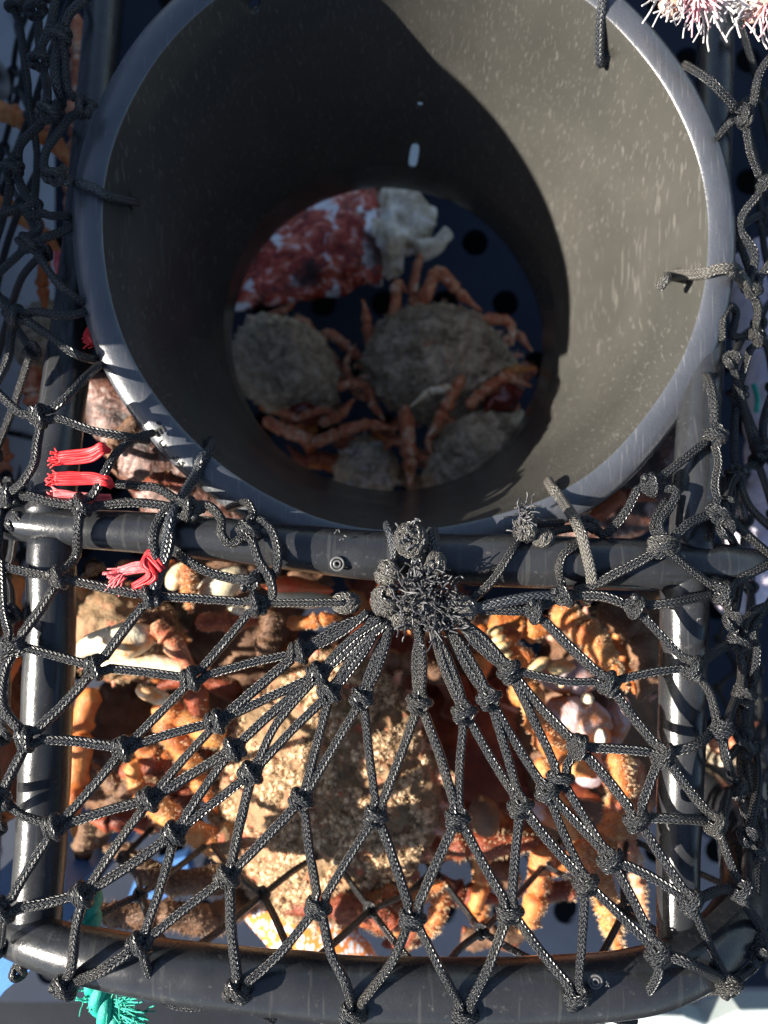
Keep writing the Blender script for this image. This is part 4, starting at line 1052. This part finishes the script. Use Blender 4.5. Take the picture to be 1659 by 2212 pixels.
m = M(); a = [(1200, 1190, 30), (1290, 1130, 60), (1370, 1080, 74), (1450, 1000, 60), (1490, 930, 30)]
tube(m, [W(x, y, -.20) for x, y, r in a], [px(r, -.20) for x, y, r in a], n=10, seg=30, flat=.5, disp=wob(60, .12)); m.build('body', PBR, f4)

# ------------------------------------------------------------------ ropes
def twist_rope(name, pts, r, z, mats, strands=3, pitch=.035, n=14, lay=1):
    P, Q = crom([W(x, y, zz) for x, y, zz in pts], [px(r, pts[0][2])] * len(pts), n)
    m = M(); L = 0; acc = [[] for _ in range(strands)]
    for i, p in enumerate(P):
        t = (P[min(i + 1, len(P) - 1)] - P[max(0, i - 1)]).normalized(); u = t.cross(Vector((0, 0, 1))).normalized(); b = t.cross(u)
        if i: L += (P[i] - P[i - 1]).length
        for k in range(strands):
            a = 2 * math.pi * (L / pitch * lay + k / strands); acc[k].append(p + (u * math.cos(a) + b * math.sin(a)) * Q[i] * .5)
    for k in range(strands): ring_tube(m, acc[k], [Q[0] * .56] * len(P), 12, mat=k % len(mats))
    return m, P
tr = empty('teal_rope', 0, 'bright teal rope with frayed end hanging below the bottom bar at lower left', 'rope')
m, P = twist_rope('r', [(195, 1930, -.02), (192, 2000, -.01), (205, 2080, .0), (215, 2150, .002), (245, 2215, .0), (270, 2270, -.01)], 26, 0, [TEAL], 3, .03)
m.build('rope', TEAL, tr)
m = M()
fray(m, 245, 2165, .004, 40, 12, .016, .0004, .3, 1.2, .3, .35); fray(m, 215, 2150, .004, 18, 12, .010, .0004, .3, -1, -.3, .5); fray(m, 265, 2195, .004, 24, 8, .014, .0004, .3, 1.3, .1, .35)
m.build('frayed_strand', TEAL, tr)
lr = empty('lilac_rope', 0, 'thick pale lilac rope lying outside the right hand netting', 'rope')
m, P = twist_rope('r', [(1640, 560, -.22), (1650, 700, -.2), (1672, 850, -.19), (1678, 1000, -.19), (1640, 1160, -.2), (1590, 1300, -.22)], 62, 0, [LRP], 4, .09)
m.build('rope', LRP, lr)
m = M(); tube(m, [W(1628, 830, -.165), W(1636, 860, -.163), (W(1634, 890, -.165))], px(8), n=4, seg=8); m.build('tracer_yarn', TEAL, lr)
wf = empty('frayed_rope', 0, 'bleached pink and white frayed rope end at the top right, left tuft', 'rope')
def fr(parent, x, y, z, s):
    m = M(); lozenge(m, x - 55 * s, y - 5, z, 30 * s, 40 * s, .012, 60, amp=.004); m.build('core', PCH, parent)
    m = M(); fray(m, x, y - 20, z, int(70 * s), 26 * s, .020, .00042, .5, .0, -1.6, .3); fray(m, x + 25 * s, y - 20, z + .005, int(45 * s), 18 * s, .017, .0007, .6, 1.0, -.8, .2); fray(m, x - 70 * s, y - 10, z + .005, int(35 * s), 18 * s, .014, .0005, .6, -.8, -.6, .2)
    m.build('frayed_strand', WHT, parent)
    m = M(); fray(m, x - 12 * s, y - 15, z + .005, int(50 * s), 12 * s, .020, .00045, .6, -.1, -1.5, .2); m.build('pink_strand', PKD if 0 else mat('pale_pink_fibre', (.75, .42, .45), .6), parent)
fr(wf, 1520, -8, -.02, 1)
wf2 = empty('frayed_rope', 0, 'bleached pink and white frayed rope end at the top right corner, right tuft', 'rope')
fr(wf2, 1690, 8, -.02, 1)

# ------------------------------------------------------------------ bins and trays around the pot
bb = empty('blue_bin', 0, 'bright blue plastic bin peeping out under the lower left corner', 'bin')
m = M(); b = [W(-160, 2030, -.05), W(60, 2050, -.05), W(66, 2095, -.05), W(10, 2140, -.05), W(-60, 2230, -.05)]
m.v = b + [v + Vector((0, 0, -.3)) for v in b]; m.f = [(4, 3, 2, 1, 0), (5, 6, 7, 8, 9)] + [(i, (i + 1) % 5, (i + 1) % 5 + 5, i + 5) for i in range(5)]; m.build('side', BLU, bb, False)
tub = empty('blue_tray', 0, 'flat sky blue tray lying inside under the brown furry leg', 'tray')
m = M(); b = [W(300, 1880, -.34), W(400, 1850, -.34), W(420, 1925, -.34), W(270, 1960, -.34)]
m.v = b + [v + Vector((0, 0, -.02)) for v in b]; m.f = [(0, 1, 2, 3), (0, 4, 5, 1), (1, 5, 6, 2), (2, 6, 7, 3), (3, 7, 4, 0), (7, 6, 5, 4)]; m.build('side', BLU, tub, False)
def slab(name, pts, z, th, material, label, cat):
    m = M(); n = len(pts); b = [W(x, y, z) for x, y in pts]; m.v = b + [v + Vector((0, 0, -th)) for v in b]
    m.f = [tuple(range(n)), tuple(reversed(range(n, 2 * n)))] + [(i, i + n, (i + 1) % n + n, (i + 1) % n) for i in range(n)]
    # orient top upwards
    o = m.build(name, material, None, False); tag(o, label, cat)
    bv = o.modifiers.new('b', 'BEVEL'); bv.width = .003; bv.segments = 3; return o
slab('slot_brightener', [(800, 130), (980, 130), (980, 385), (800, 385)], -.385, .012, PAL, 'pale board added to brighten the slot in the funnel wall', 'board')  # pale slab added so the wall slot reads as bright, lit background
slab('pale_hatch_edge', [(1320, 2400), (1330, 2222), (1390, 2192), (1480, 2196), (1530, 2215), (1600, 2184), (1800, 2180), (1800, 2400)], -.25, .03, PAL, 'pale sea green painted hatch edge at the bottom right corner', 'hatch')
GBW = mat('blue_grey_panel', [(.3, (.38, .44, .58)), (.7, (.44, .50, .64))], .5, scale=20, bump=[(200, .1)])
def bin_(x0, x1, y0, y1, top, wall, label, mt=None):
    root = empty('sun_blocking_bin', 0, label, 'bin')
    for (a, b, c, d, nm) in ((x1 - wall, x1, y0, y1, 'side'), (x0, x0 + wall, y0, y1, 'side'), (x0 + wall, x1 - wall, y0, y0 + wall, 'side'), (x0 + wall, x1 - wall, y1 - wall, y1, 'side')):
        m = M(); m.v = [Vector((p, q, r)) for r in (top, FZ) for p, q in ((a, c), (b, c), (b, d), (a, d))]
        m.f = [(0, 1, 2, 3), (7, 6, 5, 4)] + [(4 + i, 4 + (i + 1) % 4, (i + 1) % 4, i) for i in range(4)]
        o = m.build(nm, mt or GBW, root, False); bv = o.modifiers.new('b', 'BEVEL'); bv.width = .002; bv.segments = 2
bin_(-.80, -.335, .075, .62, .128, .012, 'tall blue grey bin behind the upper left netting, raised out of view to block the sun')  # wall carried up out of view to shade the rim and upper left netting
bin_(-.80, -.34, -.12, .070, -.045, .012, 'low blue grey bin added beyond the lower left netting to block the sun')  # added to keep sun off the floor under the funnel
m = M(); c = Vector((-.330, W(10, 190, -.275).y, -.26)); tube(m, [c + Vector((0, math.cos(a * .5) * .010, math.sin(a * .5) * .012)) for a in range(14)], .006, n=3, seg=10)
tag(m.build('rubber_grommet', mat('grey_rubber', (.25, .26, .28), .6), None), 'round grey grommet fixed on the blue grey panel', 'grommet')
print('verts', sum(len(o.data.vertices) for o in bpy.data.objects if o.type == 'MESH'))
